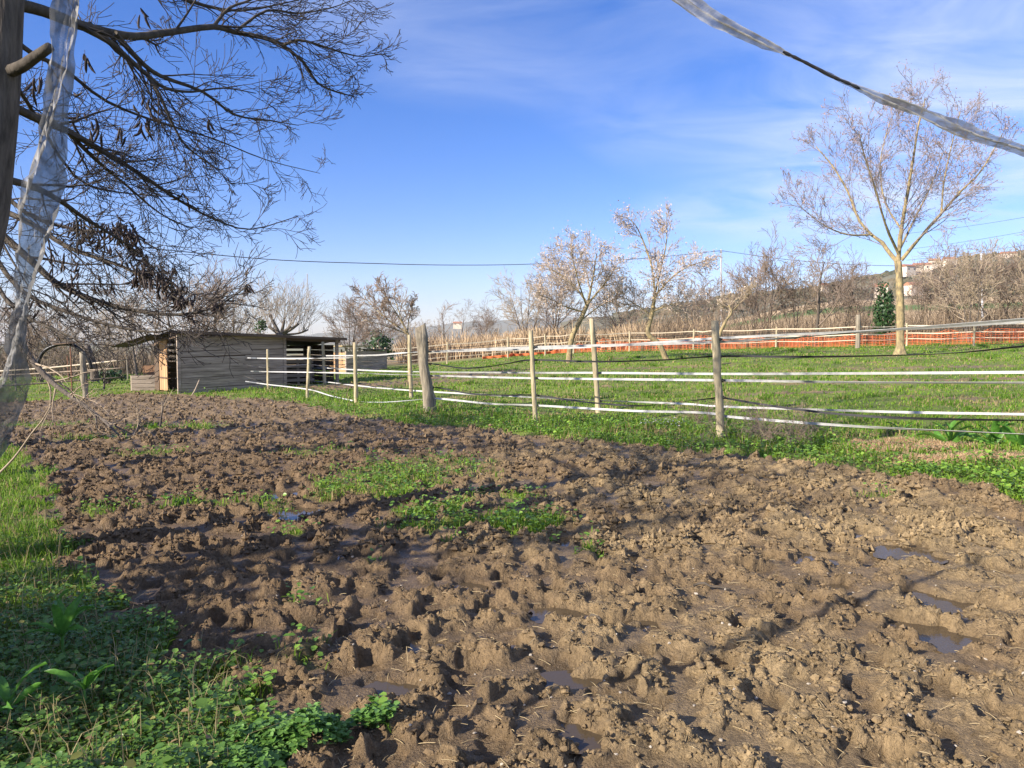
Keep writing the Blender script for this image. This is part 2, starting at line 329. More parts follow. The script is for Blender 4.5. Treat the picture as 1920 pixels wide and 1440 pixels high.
def veg(x, y):
    """how much green covers the ground: 0 bare mud, 1 grass"""
    jx = x + 0.22 * perlin(x * 1.7, y * 1.7, 31) + 0.10 * perlin(x * 6, y * 6, 32); jy = y + 0.28 * perlin(x * 1.7, y * 1.7, 33) + 0.10 * perlin(x * 6, y * 6, 34)
    g = (~inpoly(jx, jy, MUDW)).astype(float)
    n = fbm(x * 3.1, y * 3.1, 41, 3)
    for cx, cy, rx, ry, d in PW:
        e = np.sqrt(((jx - cx) / rx) ** 2 + ((jy - cy) / ry) ** 2)
        g = np.maximum(g, d * ss(1.15, 0.55, e + 0.7 * n))
    for cx, cy, rx, ry in BW:
        e = np.sqrt(((jx - cx) / rx) ** 2 + ((jy - cy) / ry) ** 2); g = g * (1 - 0.9 * ss(1.1, 0.6, e + 0.7 * n))
    return np.clip(g, 0, 1.2)
def strawy(x, y):
    s = np.zeros(x.shape); n = fbm(x * 3, y * 3, 45, 3)
    for cx, cy, rx, ry in SW:
        e = np.sqrt(((x - cx) / rx) ** 2 + ((y - cy) / ry) ** 2); s = np.maximum(s, ss(1.15, 0.7, e + 0.6 * n))
    return s
PUD = [(560, 958, 34), (525, 925, 26), (640, 1037, 20), (432, 1076, 14), (790, 812, 18), (1062, 1012, 24), (1195, 966, 18), (1195, 1042, 24), (1530, 1046, 30), (1702, 1034, 36), (1775, 1128, 50),
       (1722, 1178, 36), (1815, 1204, 40), (1040, 1148, 30), (1150, 1172, 30), (1212, 1164, 24), (945, 1142, 26), (1088, 1275, 46), (1092, 1375, 40), (785, 1212, 30), (742, 1285, 36), (1395, 886, 26), (880, 1100, 24), (960, 1215, 22), (1420, 915, 20)]
_r = random.Random(9)
PUD += [(_r.uniform(480, 1880), _r.uniform(905, 1400), _r.uniform(9, 17)) for _ in range(26)]
PUDW = []
for a, b, r in PUD:
    g = G(a, b); PUDW.append((g.x, g.y, r * g.y / F, g.z))
def micro(x, y):
    """fine relief of trodden mud (metres) and wetness"""
    wx = x + 0.05 * perlin(x * 5, y * 5, 1) + 0.022 * perlin(x * 15, y * 15, 2); wy = y + 0.05 * perlin(x * 5, y * 5, 3) + 0.022 * perlin(x * 15, y * 15, 4)
    dry = ss(0.3, 1.8, x) * ss(9, 5, y)                      # flatter, more trampled ground to the right
    zone = ss(-0.16, 0.20, fbm(wx * 3.9 + 7, wy * 3.9, 11, 3, .55) + 0.10 * perlin(x * .6, y * .6, 12))   # churned here, poached smooth there
    h = 0.03 * fbm(x * 0.9, y * 0.9, 5, 2) + 0.022 * zone * (1 - .4 * dry)
    d, v = worley(wx / 0.21, wy / 0.24, 21); dep = ss(0.42, 0.27, d + .05 * perlin(x * 22, y * 22, 23)) * ss(.25, .6, v)
    h = h - 0.058 * dep * (.35 + .65 * zone)
    am = (0.08 + 0.92 * zone) * (1 - 0.75 * dep) * (1 - .25 * dry)
    d2, v2 = worley(wx / 0.085, wy / 0.085, 25)
    h = h + 0.038 * np.sqrt(np.clip(1 - (d2 / 0.62) ** 2, 0, 1)) * v2 ** 2.2 * am
    d3, v3 = worley(wx / 0.040, wy / 0.040, 28)
    h = h + 0.022 * np.sqrt(np.clip(1 - (d3 / 0.7) ** 2, 0, 1)) * v3 ** 1.5 * am
    am2 = (0.22 + 0.78 * zone) * (1 - 0.6 * dep)
    h = h + (0.020 * np.abs(perlin(wx * 16, wy * 16, 51)) + 0.020 * np.abs(perlin(wx * 31, wy * 31, 53)) + 0.014 * np.abs(perlin(wx * 56, wy * 56, 54))) * am2
    wet = np.clip(0.05 + 0.65 * dep + 0.75 * (1 - zone) * (1 - .45 * dry), 0, 1)
    qx = wx + .10 * perlin(x * 6, y * 6, 151); qy = wy + .10 * perlin(x * 6, y * 6, 152)
    for cx, cy, r, z in PUDW:
        e = np.sqrt((qx - cx) ** 2 + ((qy - cy) * 1.15) ** 2) / (r * 1.25)
        k = ss(1.7, 0.9, e); h = h * (1 - 0.86 * k) - 0.042 * k; wet = np.maximum(wet, k)
    return h, wet
def full(x, y):
    """ground height with relief, vegetation cover, wetness"""
    m, wet = micro(x, y); g = veg(x, y)
    far = ss(45, 30, y)
    soft = 0.05 * fbm(x * 1.2, y * 1.2, 61, 3) + 0.02 * perlin(x * 5, y * 5, 62)
    k = np.clip(g, 0, 1)
    return H(x, y) + far * (m * (1 - 0.75 * k) + soft * k), g, wet * (1 - k)

def rows():
    r = [1.3]
    while r[-1] < 6000:
        y = r[-1]; q = 1.012 if y < 2.3 else 1.0042 if y < 11 else 1.0068 if y < 34 else 1.02 if y < 80 else 1.07
        r.append(y * q)
    return np.array(r)
YR = rows()
inner = np.linspace(-1.0, 1.0, 720)
e = np.array([0.03, 0.08, 0.16, 0.28, 0.45, 0.7, 1.05, 1.5, 2.2, 3.2])
U = np.concatenate([(-1.0 - e)[::-1], inner, 1.0 + e])
EX = np.concatenate([-(e / 3.2)[::-1] ** 1.5 * 14, np.zeros(720), (e / 3.2) ** 1.5 * 14])
X = U[None, :] * YR[:, None] + EX[None, :]; Y = np.repeat(YR[:, None], len(U), 1)
near = YR < 46; nn = int(near.sum())
Z = np.empty_like(X); C = np.zeros(X.shape + (4,))
z, g, wet = full(X[:nn], Y[:nn])
X[:nn] += ss(20, 10, Y[:nn]) * .016 * (1 - np.clip(g, 0, 1)) * perlin(X[:nn] * 24, Y[:nn] * 24, 141); Y[:nn] += ss(20, 10, Y[:nn]) * .016 * (1 - np.clip(g, 0, 1)) * perlin(X[:nn] * 24, Y[:nn] * 24, 143)
Z[:nn] = z; Z[nn:] = H(X[nn:], Y[nn:])
# colours of the ground itself
def lerp(a, b, t): return np.asarray(a) * (1 - t[..., None]) + np.asarray(b) * t[..., None]
def groundcol(x, y, g, wet):
    n = fbm(x * 0.8, y * 0.8, 71, 4); n2 = fbm(x * 4, y * 4, 73, 3)
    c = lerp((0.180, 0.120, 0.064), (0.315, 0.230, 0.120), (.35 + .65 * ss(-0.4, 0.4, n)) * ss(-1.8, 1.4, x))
    c = lerp(c, (0.27, 0.195, 0.112), 0.6 * ss(8, 16, y))
    c = lerp(c, (0.095, 0.064, 0.037), 0.62 * wet)
    c = c * (1 + 0.35 * n2)[..., None]
    gc = lerp((0.09, 0.145, 0.022), (0.17, 0.235, 0.035), ss(-0.35, 0.35, fbm(x * 0.35, y * 0.35, 77, 4)))
    gc = lerp(gc, (0.24, 0.175, 0.09), 0.75 * ss(0.05, 0.45, fbm(x * 0.5 + 30, y * 0.9, 79, 4)))
    c = lerp(c, gc, np.clip(g, 0, 1) * 0.85)
    c = lerp(c, (0.50, 0.36, 0.19), 0.9 * strawy(x, y) * (y < 14))
    return c
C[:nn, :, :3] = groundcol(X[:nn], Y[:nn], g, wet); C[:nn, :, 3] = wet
xf, yf = X[nn:], Y[nn:]; rf = xf / yf
fc = groundcol(xf, yf, np.ones(xf.shape), np.zeros(xf.shape))
tan = ss(58, 64, yf) * ss(0.05, 0.25, rf)
fc = lerp(fc, (0.46, 0.33, 0.18), tan)
fc = lerp(fc, (0.10, 0.17, 0.04), tan * ss(128, 136, yf) * ss(190, 170, yf))
fc = lerp(fc, (0.26, 0.21, 0.15), ss(250, 330, yf) * tan)
fc = lerp(fc, (0.30, 0.22, 0.13), ss(48, 56, yf) * ss(0.05, -0.1, rf) * 0.9)
fc = lerp(fc, (0.20, 0.19, 0.11), ss(180, 260, yf) * ss(0.0, -0.2, rf))
C[nn:, :, :3] = fc
nr, nc = X.shape
i = np.arange(nr - 1)[:, None] * nc + np.arange(nc - 1)[None, :]
Q = np.stack([i, i + 1, i + nc + 1, i + nc], -1).reshape(-1, 4)
V = np.stack([X, Y, Z], -1).reshape(-1, 3)
# the rest of the ground, beside and behind: a coarse skirt a little lower
gx = np.array([-6000, -1500, -300, -80, -40, -20, -10, -5, 0, 5, 10, 20, 40, 80, 300, 1500, 6000.]); gy = np.array([-6000, -1200, -200, -60, -30, -15, -8, -4, 0, 1.28])
SX, SY = np.meshgrid(gx, gy); SZ = H(SX, SY) - 0.02
b0 = len(V); ci = b0 + np.arange(len(gy) - 1)[:, None] * len(gx) + np.arange(len(gx) - 1)[None, :]
Q = np.concatenate([Q, np.stack([ci, ci + 1, ci + len(gx) + 1, ci + len(gx)], -1).reshape(-1, 4)])
V = np.concatenate([V, np.stack([SX, SY, SZ], -1).reshape(-1, 3)])
Cs = np.zeros((SX.size, 4)); Cs[:, :3] = (0.11, 0.13, 0.035)
ground = tag(mk('ground', V, Q, None, M['soil'], None, True, np.concatenate([C.reshape(-1, 4), Cs])), 'muddy trampled paddock and green pasture running up to the hills', None, None, 'structure')

rnd = random.Random(5)
for cx, cy, r, zb in PUDW:
    n = 28; ph = rnd.random() * 6
    pts = [(0, 0, 0)] + [(r * 1.8 * (1 + 0.18 * math.sin(3 * a + ph) + 0.1 * math.sin(5 * a + 2 * ph)) * math.cos(a), r * 1.65 * (1 + 0.15 * math.sin(2 * a + ph)) * math.sin(a), 0) for a in (k * 2 * math.pi / n for k in range(n))]
    o = mk('puddle', pts, None, [(0, k + 1, (k + 1) % n + 1) for k in range(n)], M['water'])
    o.location = (cx, cy, zb - 0.019); tag(o, 'small muddy puddle in a hoof hollow of the paddock', None, 'puddles in the mud', 'structure')

# ------------------------------------------------------------------ loose bits on the mud
def fan(n, y0, y1, t0=-0.8, t1=0.8, rng=RNG):
    y = np.exp(rng.uniform(math.log(y0), math.log(y1), n)); return y * rng.uniform(t0, t1, n), y
ICO = np.array([(0, .53, .85), (0, -.53, .85), (.53, .85, 0), (-.53, .85, 0), (.85, 0, .53), (-.85, 0, .53)]); ICO = np.concatenate([ICO, -ICO])
import itertools
def hull(p):
    T = []
    for a, b, c in itertools.combinations(range(12), 3):
        if max(np.linalg.norm(p[a] - p[b]), np.linalg.norm(p[b] - p[c]), np.linalg.norm(p[a] - p[c])) < 1.2:
            nrm = np.cross(p[b] - p[a], p[c] - p[a]); T.append((a, b, c) if nrm @ (p[a] + p[b] + p[c]) > 0 else (a, c, b))
    return np.array(T)
ICOT = hull(ICO)
OCT = np.array([(1, 0, 0), (-1, 0, 0), (0, 1, 0), (0, -1, 0), (0, 0, 1), (0, 0, -1.)]); OCTT = np.array([(0, 2, 4), (2, 1, 4), (1, 3, 4), (3, 0, 4), (2, 0, 5), (1, 2, 5), (3, 1, 5), (0, 3, 5)])
def lumps(name, x, y, size, col, material, label, flat=0.75, sink=0.2, ICO=ICO, ICOT=ICOT):
    n = len(x); nv = len(ICO); z, _, _ = full(x, y)
    jit = RNG.uniform(0.6, 1.35, (n, nv, 1)); sc = size[:, None] * RNG.uniform(0.65, 1.3, (n, 3)); sc[:, 2] *= flat
    a = RNG.uniform(0, 6.28, n); ca, sa = np.cos(a)[:, None], np.sin(a)[:, None]
    V = ICO[None] * jit * sc[:, None, :]
    V = np.stack([V[..., 0] * ca - V[..., 1] * sa, V[..., 0] * sa + V[..., 1] * ca, V[..., 2]], -1) + np.stack([x, y, z + size * sink], -1)[:, None, :]
    T = (ICOT[None] + nv * np.arange(n)[:, None, None]).reshape(-1, 3)
    o = mk(name, V.reshape(-1, 3), None, T, material, None, False, np.repeat(col, nv, 0))
    return tag(o, label, None, None, 'stuff')
x, y = fan(72000, 2.0, 16, -.9, 1.05)
gv = veg(x, y); zn = fbm(x * 3.9 + 7, y * 3.9, 11, 3, .55); cl2 = fbm(x * 5, y * 5, 91, 2)
_, wt = micro(x, y)
k = (gv < 0.35) & (zn + 0.5 * cl2 > -0.12) & (wt < 0.7); x, y = x[k], y[k]
size = np.clip(0.0042 * np.exp(RNG.normal(0.2, 0.55, len(x))), 0.003, 0.016) * (1 + 0.05 * y)
xa, ya, sa_ = x, y, size
for nm_, kk_, ic_, it_, lb_ in (('mud_crumbs', ya < 3.5, ICO, ICOT, 'brown crumbs and small clods of mud strewn over the near paddock'), ('mud_crumbs', ya >= 3.5, OCT, OCTT, 'small brown crumbs of mud strewn over the middle of the paddock')):
    x, y, size = xa[kk_], ya[kk_], sa_[kk_]
    lumps(nm_, x, y, size, groundcol(x, y, np.zeros(len(x)), .35 * RNG.random(len(x))) * RNG.uniform(.7, 1.12, (len(x), 1)), M['crumb'], lb_, .75, .2, ic_, it_)
x, y = fan(130000, 5.0, 27, -.85, .9); gv = veg(x, y); _, wt = micro(x, y); k = inpoly(x, y, MUDW) & (gv < .3) & (wt < .62) & (fbm(x * 2.3, y * 2.3, 93, 3) > -.12); x, y = x[k], y[k]
lumps('mud_clods', x, y, np.clip(.0105 * np.exp(RNG.normal(.2, .5, len(x))), .007, .032) * (.75 + .05 * y), groundcol(x, y, np.zeros(len(x)), .5 * RNG.random(len(x))) * RNG.uniform(.6, 1.15, (len(x), 1)), M['crumb'], 'trodden clods of mud over the farther paddock', .9, .35, OCT, OCTT)
x, y = fan(380, 2.3, 9); k = veg(x, y) < 0.3; x, y = x[k], y[k]
lumps('pebbles', x, y, RNG.uniform(0.003, 0.008, len(x)) * (1 + 0.04 * y), np.repeat([[0.42, 0.37, 0.30]], len(x), 0), M['crumb'], 'pale little stones scattered on the mud', 0.7, 0.4)
tb = Tubes()
x, y = fan(1300, 2.3, 8, -0.3, 0.8); k = veg(x, y) < 0.3; x, y = x[k], y[k]; z, _, _ = full(x, y)
for a, b, c in zip(x, y, z):
    L = 0.012 * math.exp(RNG.normal(0.4, 0.5)); an = RNG.uniform(0, 6.28); d = np.array([math.cos(an) * L, math.sin(an) * L, RNG.uniform(-0.1, 0.25) * L])
    p = np.array([a, b, c + 0.008]); tb.add([p - d, p + d * 0.1 + [0, 0, .003], p + d], [0.0012 + 0.0001 * b] * 3, 3)
tag(tb.build('straw_bits', M['straw']), 'pale straw and hay bits trodden into the mud', None, None, 'stuff')

# ------------------------------------------------------------------ grass and small weeds
def blades(name, x, y, h, wdt, col, label, lean=0.5, segs=2, material='grass', zoff=-0.01):
    n = len(x); z, _, _ = full(x, y); a = RNG.uniform(0, 6.28, n); la = RNG.uniform(0, 6.28, n); le = RNG.uniform(0.1, 1, n) * lean * h
    sx, sy = np.cos(a) * wdt / 2, np.sin(a) * wdt / 2; lx, ly = np.cos(la) * le, np.sin(la) * le
    B = np.stack([x, y, z + zoff], -1); W = np.stack([sx, sy, 0 * sx], -1)
    Mi = B + np.stack([lx * 0.35, ly * 0.35, h * 0.6], -1); Tp = B + np.stack([lx, ly, h * np.clip(1 - 0.25 * lean, 0.3, 1)], -1)
    if segs == 2:
        V = np.stack([B - W, B + W, Mi - W * 0.7, Mi + W * 0.7, Tp], 1); b = 5 * np.arange(n)[:, None]
        q = b + np.array([[0, 1, 3, 2]]); t = b + np.array([[2, 3, 4]]); m = 5
    else:
        V = np.stack([B - W, B + W, Tp], 1); q = None; t = 3 * np.arange(n)[:, None] + np.array([[0, 1, 2]]); m = 3
    o = mk(name, V.reshape(-1, 3), q, t, M[material], None, False, np.repeat(col, m, 0)); return tag(o, label, None, None, 'stuff')
def gcol(n, yellow=0.3, t=None):
    t = RNG.random(n) ** 1.3 if t is None else t; c = lerp((0.075, 0.17, 0.016), (0.25, 0.39, 0.038), t); k = RNG.random(n) < yellow * 0.3
    c[k] = lerp((0.30, 0.24, 0.10), (0.42, 0.33, 0.16), RNG.random(int(k.sum()))); return c
def leaves(name, x, y, zoff, size, col, label, material='leaf', tilt=0.7):
    """small rounded folded leaves, two facets each side of the midrib"""
    n = len(x); z, _, _ = full(x, y); a = RNG.uniform(0, 6.28, n)
    d = np.stack([np.cos(a), np.sin(a), RNG.uniform(-0.5, 0.7, n) * tilt], -1); d /= np.linalg.norm(d, axis=1, keepdims=True)
    s = np.cross(d, np.stack([RNG.normal(0, .35, n), RNG.normal(0, .35, n), np.ones(n)], -1)); s /= np.linalg.norm(s, axis=1, keepdims=True); u = np.cross(s, d)
    B = np.stack([x, y, z + zoff], -1); sz = size[:, None]
    V = np.stack([B, B + sz * (d * .35 + s * .42 + u * .12), B + sz * (d * .8 + s * .34 + u * .1), B + sz * d * 1.05 - sz * u * .05, B + sz * (d * .8 - s * .34 + u * .1), B + sz * (d * .35 - s * .42 + u * .12)], 1)
    b = 6 * np.arange(n)[:, None]; q = np.concatenate([b + np.array([[0, 1, 2, 3]]), b + np.array([[0, 3, 4, 5]])])
    o = mk(name, V.reshape(-1, 3), q, None, M[material], None, True, np.repeat(col, 6, 0)); return tag(o, label, None, None, 'stuff')
FRONTW = [G(a, b) for a, b in ((503, 733), (577, 747), (667, 756), (806, 773), (1004, 792), (1352, 824))]
FRONTXY = [(-10.4, 25.8)] + [(p.x, p.y) for p in FRONTW] + [(5.75, 7.1), (8.6, 3.6)]
def dist_line(x, y, L):
    best = np.full(x.shape, 1e9)
    for (x1, y1), (x2, y2) in zip(L[:-1], L[1:]):
        vx, vy = x2 - x1, y2 - y1; t = np.clip(((x - x1) * vx + (y - y1) * vy) / (vx * vx + vy * vy), 0, 1)
        best = np.minimum(best, np.hypot(x - x1 - t * vx, y - y1 - t * vy))
    return best
# pasture beyond the mud
x, y = fan(320000, 5.0, 46, -0.9, 1.0); gv = veg(x, y) * (1 - 0.9 * strawy(x, y)); k = RNG.random(len(x)) < gv * (0.35 + 0.65 * ss(-0.3, 0.3, fbm(x * 1.3, y * 1.3, 95, 3))); x, y = x[k], y[k]
df = dist_line(x, y, FRONTXY); nn1 = fbm(x * 0.35, y * 0.35, 77, 4)
h = RNG.uniform(0.03, 0.10, len(x)) * (.6 + .9 * ss(-.3, .4, fbm(x * 2.1, y * 2.1, 99, 3))) * (1 + 1.3 * ss(1.1, 0.1, df) * RNG.random(len(x))) * (0.7 + 0.5 * ss(-0.4, 0.4, nn1))
blades('pasture_grass', x, y, h, 0.005 + 0.0011 * y, gcol(len(x), 0.35 + 1.9 * ss(.05, .45, fbm(x * .5 + 30, y * .9, 79, 4)), np.clip(RNG.random(len(x)) ** 1.2 * .8 + .55 * fbm(x * .45, y * .8, 97, 4) + .12, 0, 1)), 'short green grass of the pasture behind the tape fences', 0.8, 2)
XX, YY, HH = [], [], []
for _ in range(420):
    cy = math.exp(RNG.uniform(math.log(9), math.log(44))); cx = cy * RNG.uniform(-.5, .8); n = int(RNG.integers(25, 70)); r = RNG.uniform(.06, .22); XX.append(cx + RNG.normal(0, r, n)); YY.append(cy + RNG.normal(0, r, n)); HH.append(RNG.uniform(.08, .2, n) * RNG.uniform(.6, 1.1))
x, y, h = map(np.concatenate, (XX, YY, HH)); k = veg(x, y) > .7; x, y, h = x[k], y[k], h[k]
blades('pasture_tufts', x, y, h, 0.005 + 0.0009 * y, gcol(len(x), .5, np.clip(RNG.random(len(x)) * .45, 0, 1)), 'taller darker grass tufts dotted over the pasture', 0.9)
# left verge and the bottom left corner
x, y = fan(60000, 2.2, 26, -0.85, 0.05); gv = veg(x, y); lf = inpoly(x, y, np.array([G(a, b)[:2] for a, b in ((-900, 1700), (560, 1500), (480, 1300), (330, 1160), (200, 1090), (140, 1000), (110, 850), (40, 800), (-700, 790))]))
k = (gv > 0.5) & lf; x1, y1 = x[k], y[k]
blades('verge_grass', x1, y1, RNG.uniform(0.04, 0.14, len(x1)), 0.003 + 0.0007 * y1, gcol(len(x1), 0.3), 'long green grass of the shaded verge at the left', 0.9)
def weedcol(n, x, y):
    m = np.clip(.5 + .9 * fbm(x * 4.5, y * 4.5, 161, 3), 0, 1); c = lerp((0.042, 0.115, 0.022), (0.18, 0.31, 0.055), np.clip(RNG.random(n) * .7 + .5 * m - .1, 0, 1)); k = RNG.random(n) < .07; c[k] = lerp((.16, .18, .04), (.30, .27, .08), RNG.random(int(k.sum()))); return c
n = 70000; x, y = fan(n, 2.2, 9, -0.85, 0.0); gv = veg(x, y); k = (gv > 0.5) & inpoly(x, y, np.array([G(a, b)[:2] for a, b in ((-900, 1700), (560, 1560), (440, 1420), (450, 1300), (330, 1170), (150, 1080), (100, 960), (-700, 900))])); x, y = x[k], y[k]
mound = 0.5 + 0.5 * fbm(x * 3, y * 3, 101, 3)
nearb = ss(5.2, 3.6, y)
leaves('verge_weeds', x, y, RNG.uniform(0.0, 1, len(x)) ** 0.7 * (0.03 + 0.20 * mound * nearb), 0.009 * np.clip(np.exp(RNG.normal(0.42, 0.42, len(x))), .4, 3.2) * (0.9 + 0.35 * nearb) * np.where(RNG.random(len(x)) < .04, 1.55, 1), weedcol(len(x), x, y), 'dense leafy weeds in the shaded bottom left corner')
k = RNG.random(len(x)) < .008; xb, yb = x[k], y[k]
leaves('fallen_leaves', xb, yb, RNG.uniform(.01, .16, len(xb)), RNG.uniform(.014, .03, len(xb)), lerp((.20, .12, .06), (.42, .30, .14), RNG.random(len(xb))), 'brown dead leaves caught among the corner weeds')
xs_, ys_ = fan(2600, 2.3, 7, -.85, -.1); k = (veg(xs_, ys_) > .5) & (xs_ < -.9); xs_, ys_ = xs_[k], ys_[k]
blades('dry_stems', xs_, ys_, RNG.uniform(.08, .34, len(xs_)), np.full(len(xs_), .004), lerp((.20, .17, .07), (.50, .40, .22), RNG.random(len(xs_))), 'thin dry stems and long grass among the corner weeds', 1.0)
# clumps on the mud
x, y = fan(170000, 2.3, 18, -0.8, 0.6); gv = veg(x, y); ins = inpoly(x, y, MUDW); k = ins & (RNG.random(len(x)) < 1.4 * gv) & (gv > 0.10); x, y = x[k], y[k]
kk = RNG.random(len(x)) < 0.45
blades('mud_tufts', x[kk], y[kk], RNG.uniform(0.04, 0.11, kk.sum()), 0.0035 + 0.0008 * y[kk], gcol(int(kk.sum()), 0.3), 'tufts of bright green grass growing in the churned mud', 0.8)
leaves('mud_weeds', x[~kk], y[~kk], RNG.uniform(0.0, 0.12, (~kk).sum()), RNG.uniform(0.016, 0.036, (~kk).sum()) * (1 + 0.025 * y[~kk]), lerp((0.07, 0.16, 0.022), (0.22, 0.37, 0.055), RNG.random(int((~kk).sum()))), 'small leafy weeds growing in the churned mud')
# clover mat at the bottom edge
def blob(px, py, rx, ry, n, rot=0.0):
    c = G(px, py); a = RNG.uniform(0, 6.28, n); r = np.sqrt(RNG.random(n)); u, v = rx * r * np.cos(a), ry * r * np.sin(a)
    return c.x + u * math.cos(rot) - v * math.sin(rot), c.y + u * math.sin(rot) + v * math.cos(rot), 1 - r
XX, YY, ZZ = [], [], []
for a in ((520, 1425, .25, .09, 1700, .35), (430, 1480, .16, .10, 900, .3), (695, 1372, .09, .05, 420, .1), (590, 1395, .12, .06, 500, .4)):
    p, q2, e2 = blob(*a); XX.append(p); YY.append(q2); ZZ.append(RNG.uniform(0.02, 0.05, len(p)) + 0.05 * e2)
x, y, zo = map(np.concatenate, (XX, YY, ZZ))
leaves('clover_mat', x, y, zo, RNG.uniform(0.014, 0.028, len(x)), lerp((0.09, 0.20, 0.035), (0.20, 0.36, 0.09), RNG.random(len(x))), 'bright round-leaved clover mat at the bottom edge', tilt=0.4)
# leafy strip along the front fence
x, y = fan(165000, 3.6, 27, -0.6, 1.05); gv = veg(x, y); df = dist_line(x, y, FRONTXY)
bed = ss(2.0, 0.3, df) * (0.3 + 0.7 * ss(-0.25, 0.25, fbm(x * 1.1, y * 1.1, 105, 3)))
dm = dist_line(x, y, [tuple(p) for p in MUDW[17:30]]); bed = np.maximum(bed, ss(1.0, .25, dm) * (.5 + .5 * ss(-.3, .2, fbm(x * 1.5, y * 1.5, 106, 3))))
k = (gv > 0.6) & (RNG.random(len(x)) < bed) & (strawy(x, y) < 0.4); x, y = x[k], y[k]; df = df[k]
hh = 0.02 + 0.13 * RNG.random(len(x)) * (0.5 + 0.8 * ss(-0.3, 0.3, fbm(x * 2.2, y * 2.2, 107, 2)))
leaves('fence_weeds', x, y, hh, RNG.uniform(0.02, 0.045, len(x)) * (1 + 0.012 * y), lerp((0.07, 0.17, 0.02), (0.27, 0.44, 0.06), RNG.random(len(x))), 'low leafy green weeds along the foot of the front fence')
# dead straw-coloured grass
XX, YY = [], []
for cx, cy, rx, ry in SW:
    n = 4200; a = RNG.uniform(0, 6.28, n); r = np.sqrt(RNG.random(n)); XX.append(cx + rx * r * np.cos(a)); YY.append(cy + ry * r * np.sin(a))
x, y = np.concatenate(XX), np.concatenate(YY)
blades('dead_grass', x, y, RNG.uniform(0.03, 0.12, len(x)), np.full(len(x), 0.007), lerp((0.46, 0.31, 0.17), (0.74, 0.56, 0.34), RNG.random(len(x))), 'patch of flattened dead tan grass beside the front fence', 1.6)
# tiny white flowers
x, y, _ = blob(1240, 806, .35, .25, 90)
leaves('white_flowers', x, y, RNG.uniform(.08, .16, len(x)), np.full(len(x), .022), np.full((len(x), 3), .8), 'tiny white flowers in the weeds by the fence', tilt=.3)

# ------------------------------------------------------------------ bare trees
def vec(a): return np.array(a, float)
def rand_perp(d, rg):
    v = rg.normal(size=3); v -= d * (v @ d); return v / (np.linalg.norm(v) + 1e-9)
def grow(T, p, d, L, r, lvl, cfg, rg, ends=None):
    """one branch with its own sub-branches; cfg[lvl] = (segments, wobble, tropism z, children, child length, child angle, sides)"""
    seg, wob, tro, kids, kl, ka, sides = cfg[lvl]
    r = max(r, cfg.get('rmin', .002)); pts = [p]; rad = [r]; dirs = [d]; st = L / seg
    for s in range(seg):
        d = d + rg.normal(size=3) * wob; d[2] += tro * (s + 1) / seg; d = d / np.linalg.norm(d)
        p = p + d * st; pts.append(p); rad.append(max(r * (1 - 0.8 * (s + 1) / seg), 0.25 * r, cfg.get('rmin', .002))); dirs.append(d)
    T[0 if lvl <= cfg['trunk'] else 1].add(pts, rad, sides)
    if lvl + 1 not in cfg:
        if ends is not None: ends.append((pts[-1], d)); ends.append((pts[-2], d))
        return
    n = kids if kids == int(kids) else int(kids) + (rg.random() < kids % 1)
    for c in range(int(n)):
        t = (0.25 + 0.75 * (c + rg.random()) / n) * seg; j = min(int(t), seg - 1); f = t - j
        q = pts[j] * (1 - f) + pts[j + 1] * f; dd = dirs[j + 1]; s = rand_perp(dd, rg); a = ka * rg.uniform(0.7, 1.3)
        nd = dd * math.cos(a) + s * math.sin(a)
        grow(T, q, nd / np.linalg.norm(nd), L * kl * rg.uniform(0.6, 1.2) * (1.15 - 0.45 * t / seg), (rad[j] * (1 - f) + rad[j + 1] * f) * 0.6, lvl + 1, cfg, rg, ends)
def sprout(T, pts, rads, cfg, rg, n, L, lvl=1, t0=0.15, bias=(0, 0, 0), ends=None, rmul=0.5, ang=0.8):
    """side branches all along a hand-placed limb"""
    pts = [vec(p) for p in pts]; m = len(pts) - 1
    for c in range(n):
        t = (t0 + (1 - t0) * (c + rg.random()) / n) * m; j = min(int(t), m - 1); f = t - j
        q = pts[j] * (1 - f) + pts[j + 1] * f; d = pts[j + 1] - pts[j]; d = d / np.linalg.norm(d)
        a = ang * rg.uniform(0.6, 1.25); nd = d * math.cos(a) + rand_perp(d, rg) * math.sin(a) + vec(bias) * rg.uniform(0.3, 1); nd /= np.linalg.norm(nd)
        grow(T, q, nd, L * rg.uniform(0.55, 1.2) * (1.15 - 0.5 * t / m), (rads[j] * (1 - f) + rads[j + 1] * f) * rmul, lvl, cfg, rg, ends)
def smooth_path(pts, k=3):
    p = [vec(q) for q in pts]; p = [2 * p[0] - p[1]] + p + [2 * p[-1] - p[-2]]; o = []
    for i in range(1, len(p) - 2):
        for s in range(k):
            t = s / k; a, b, c, d = p[i - 1], p[i], p[i + 1], p[i + 2]
            o.append(0.5 * (2 * b + (c - a) * t + (2 * a - 5 * b + 4 * c - d) * t * t + (3 * b - a - 3 * c + d) * t ** 3))
    return o + [p[-2]]
def limb(T, pts, r0, r1, sides=7, k=3, which=0):
    s = smooth_path(pts, k); r = list(np.linspace(r0, r1, len(s))); T[which].add(s, r, sides); return s, r
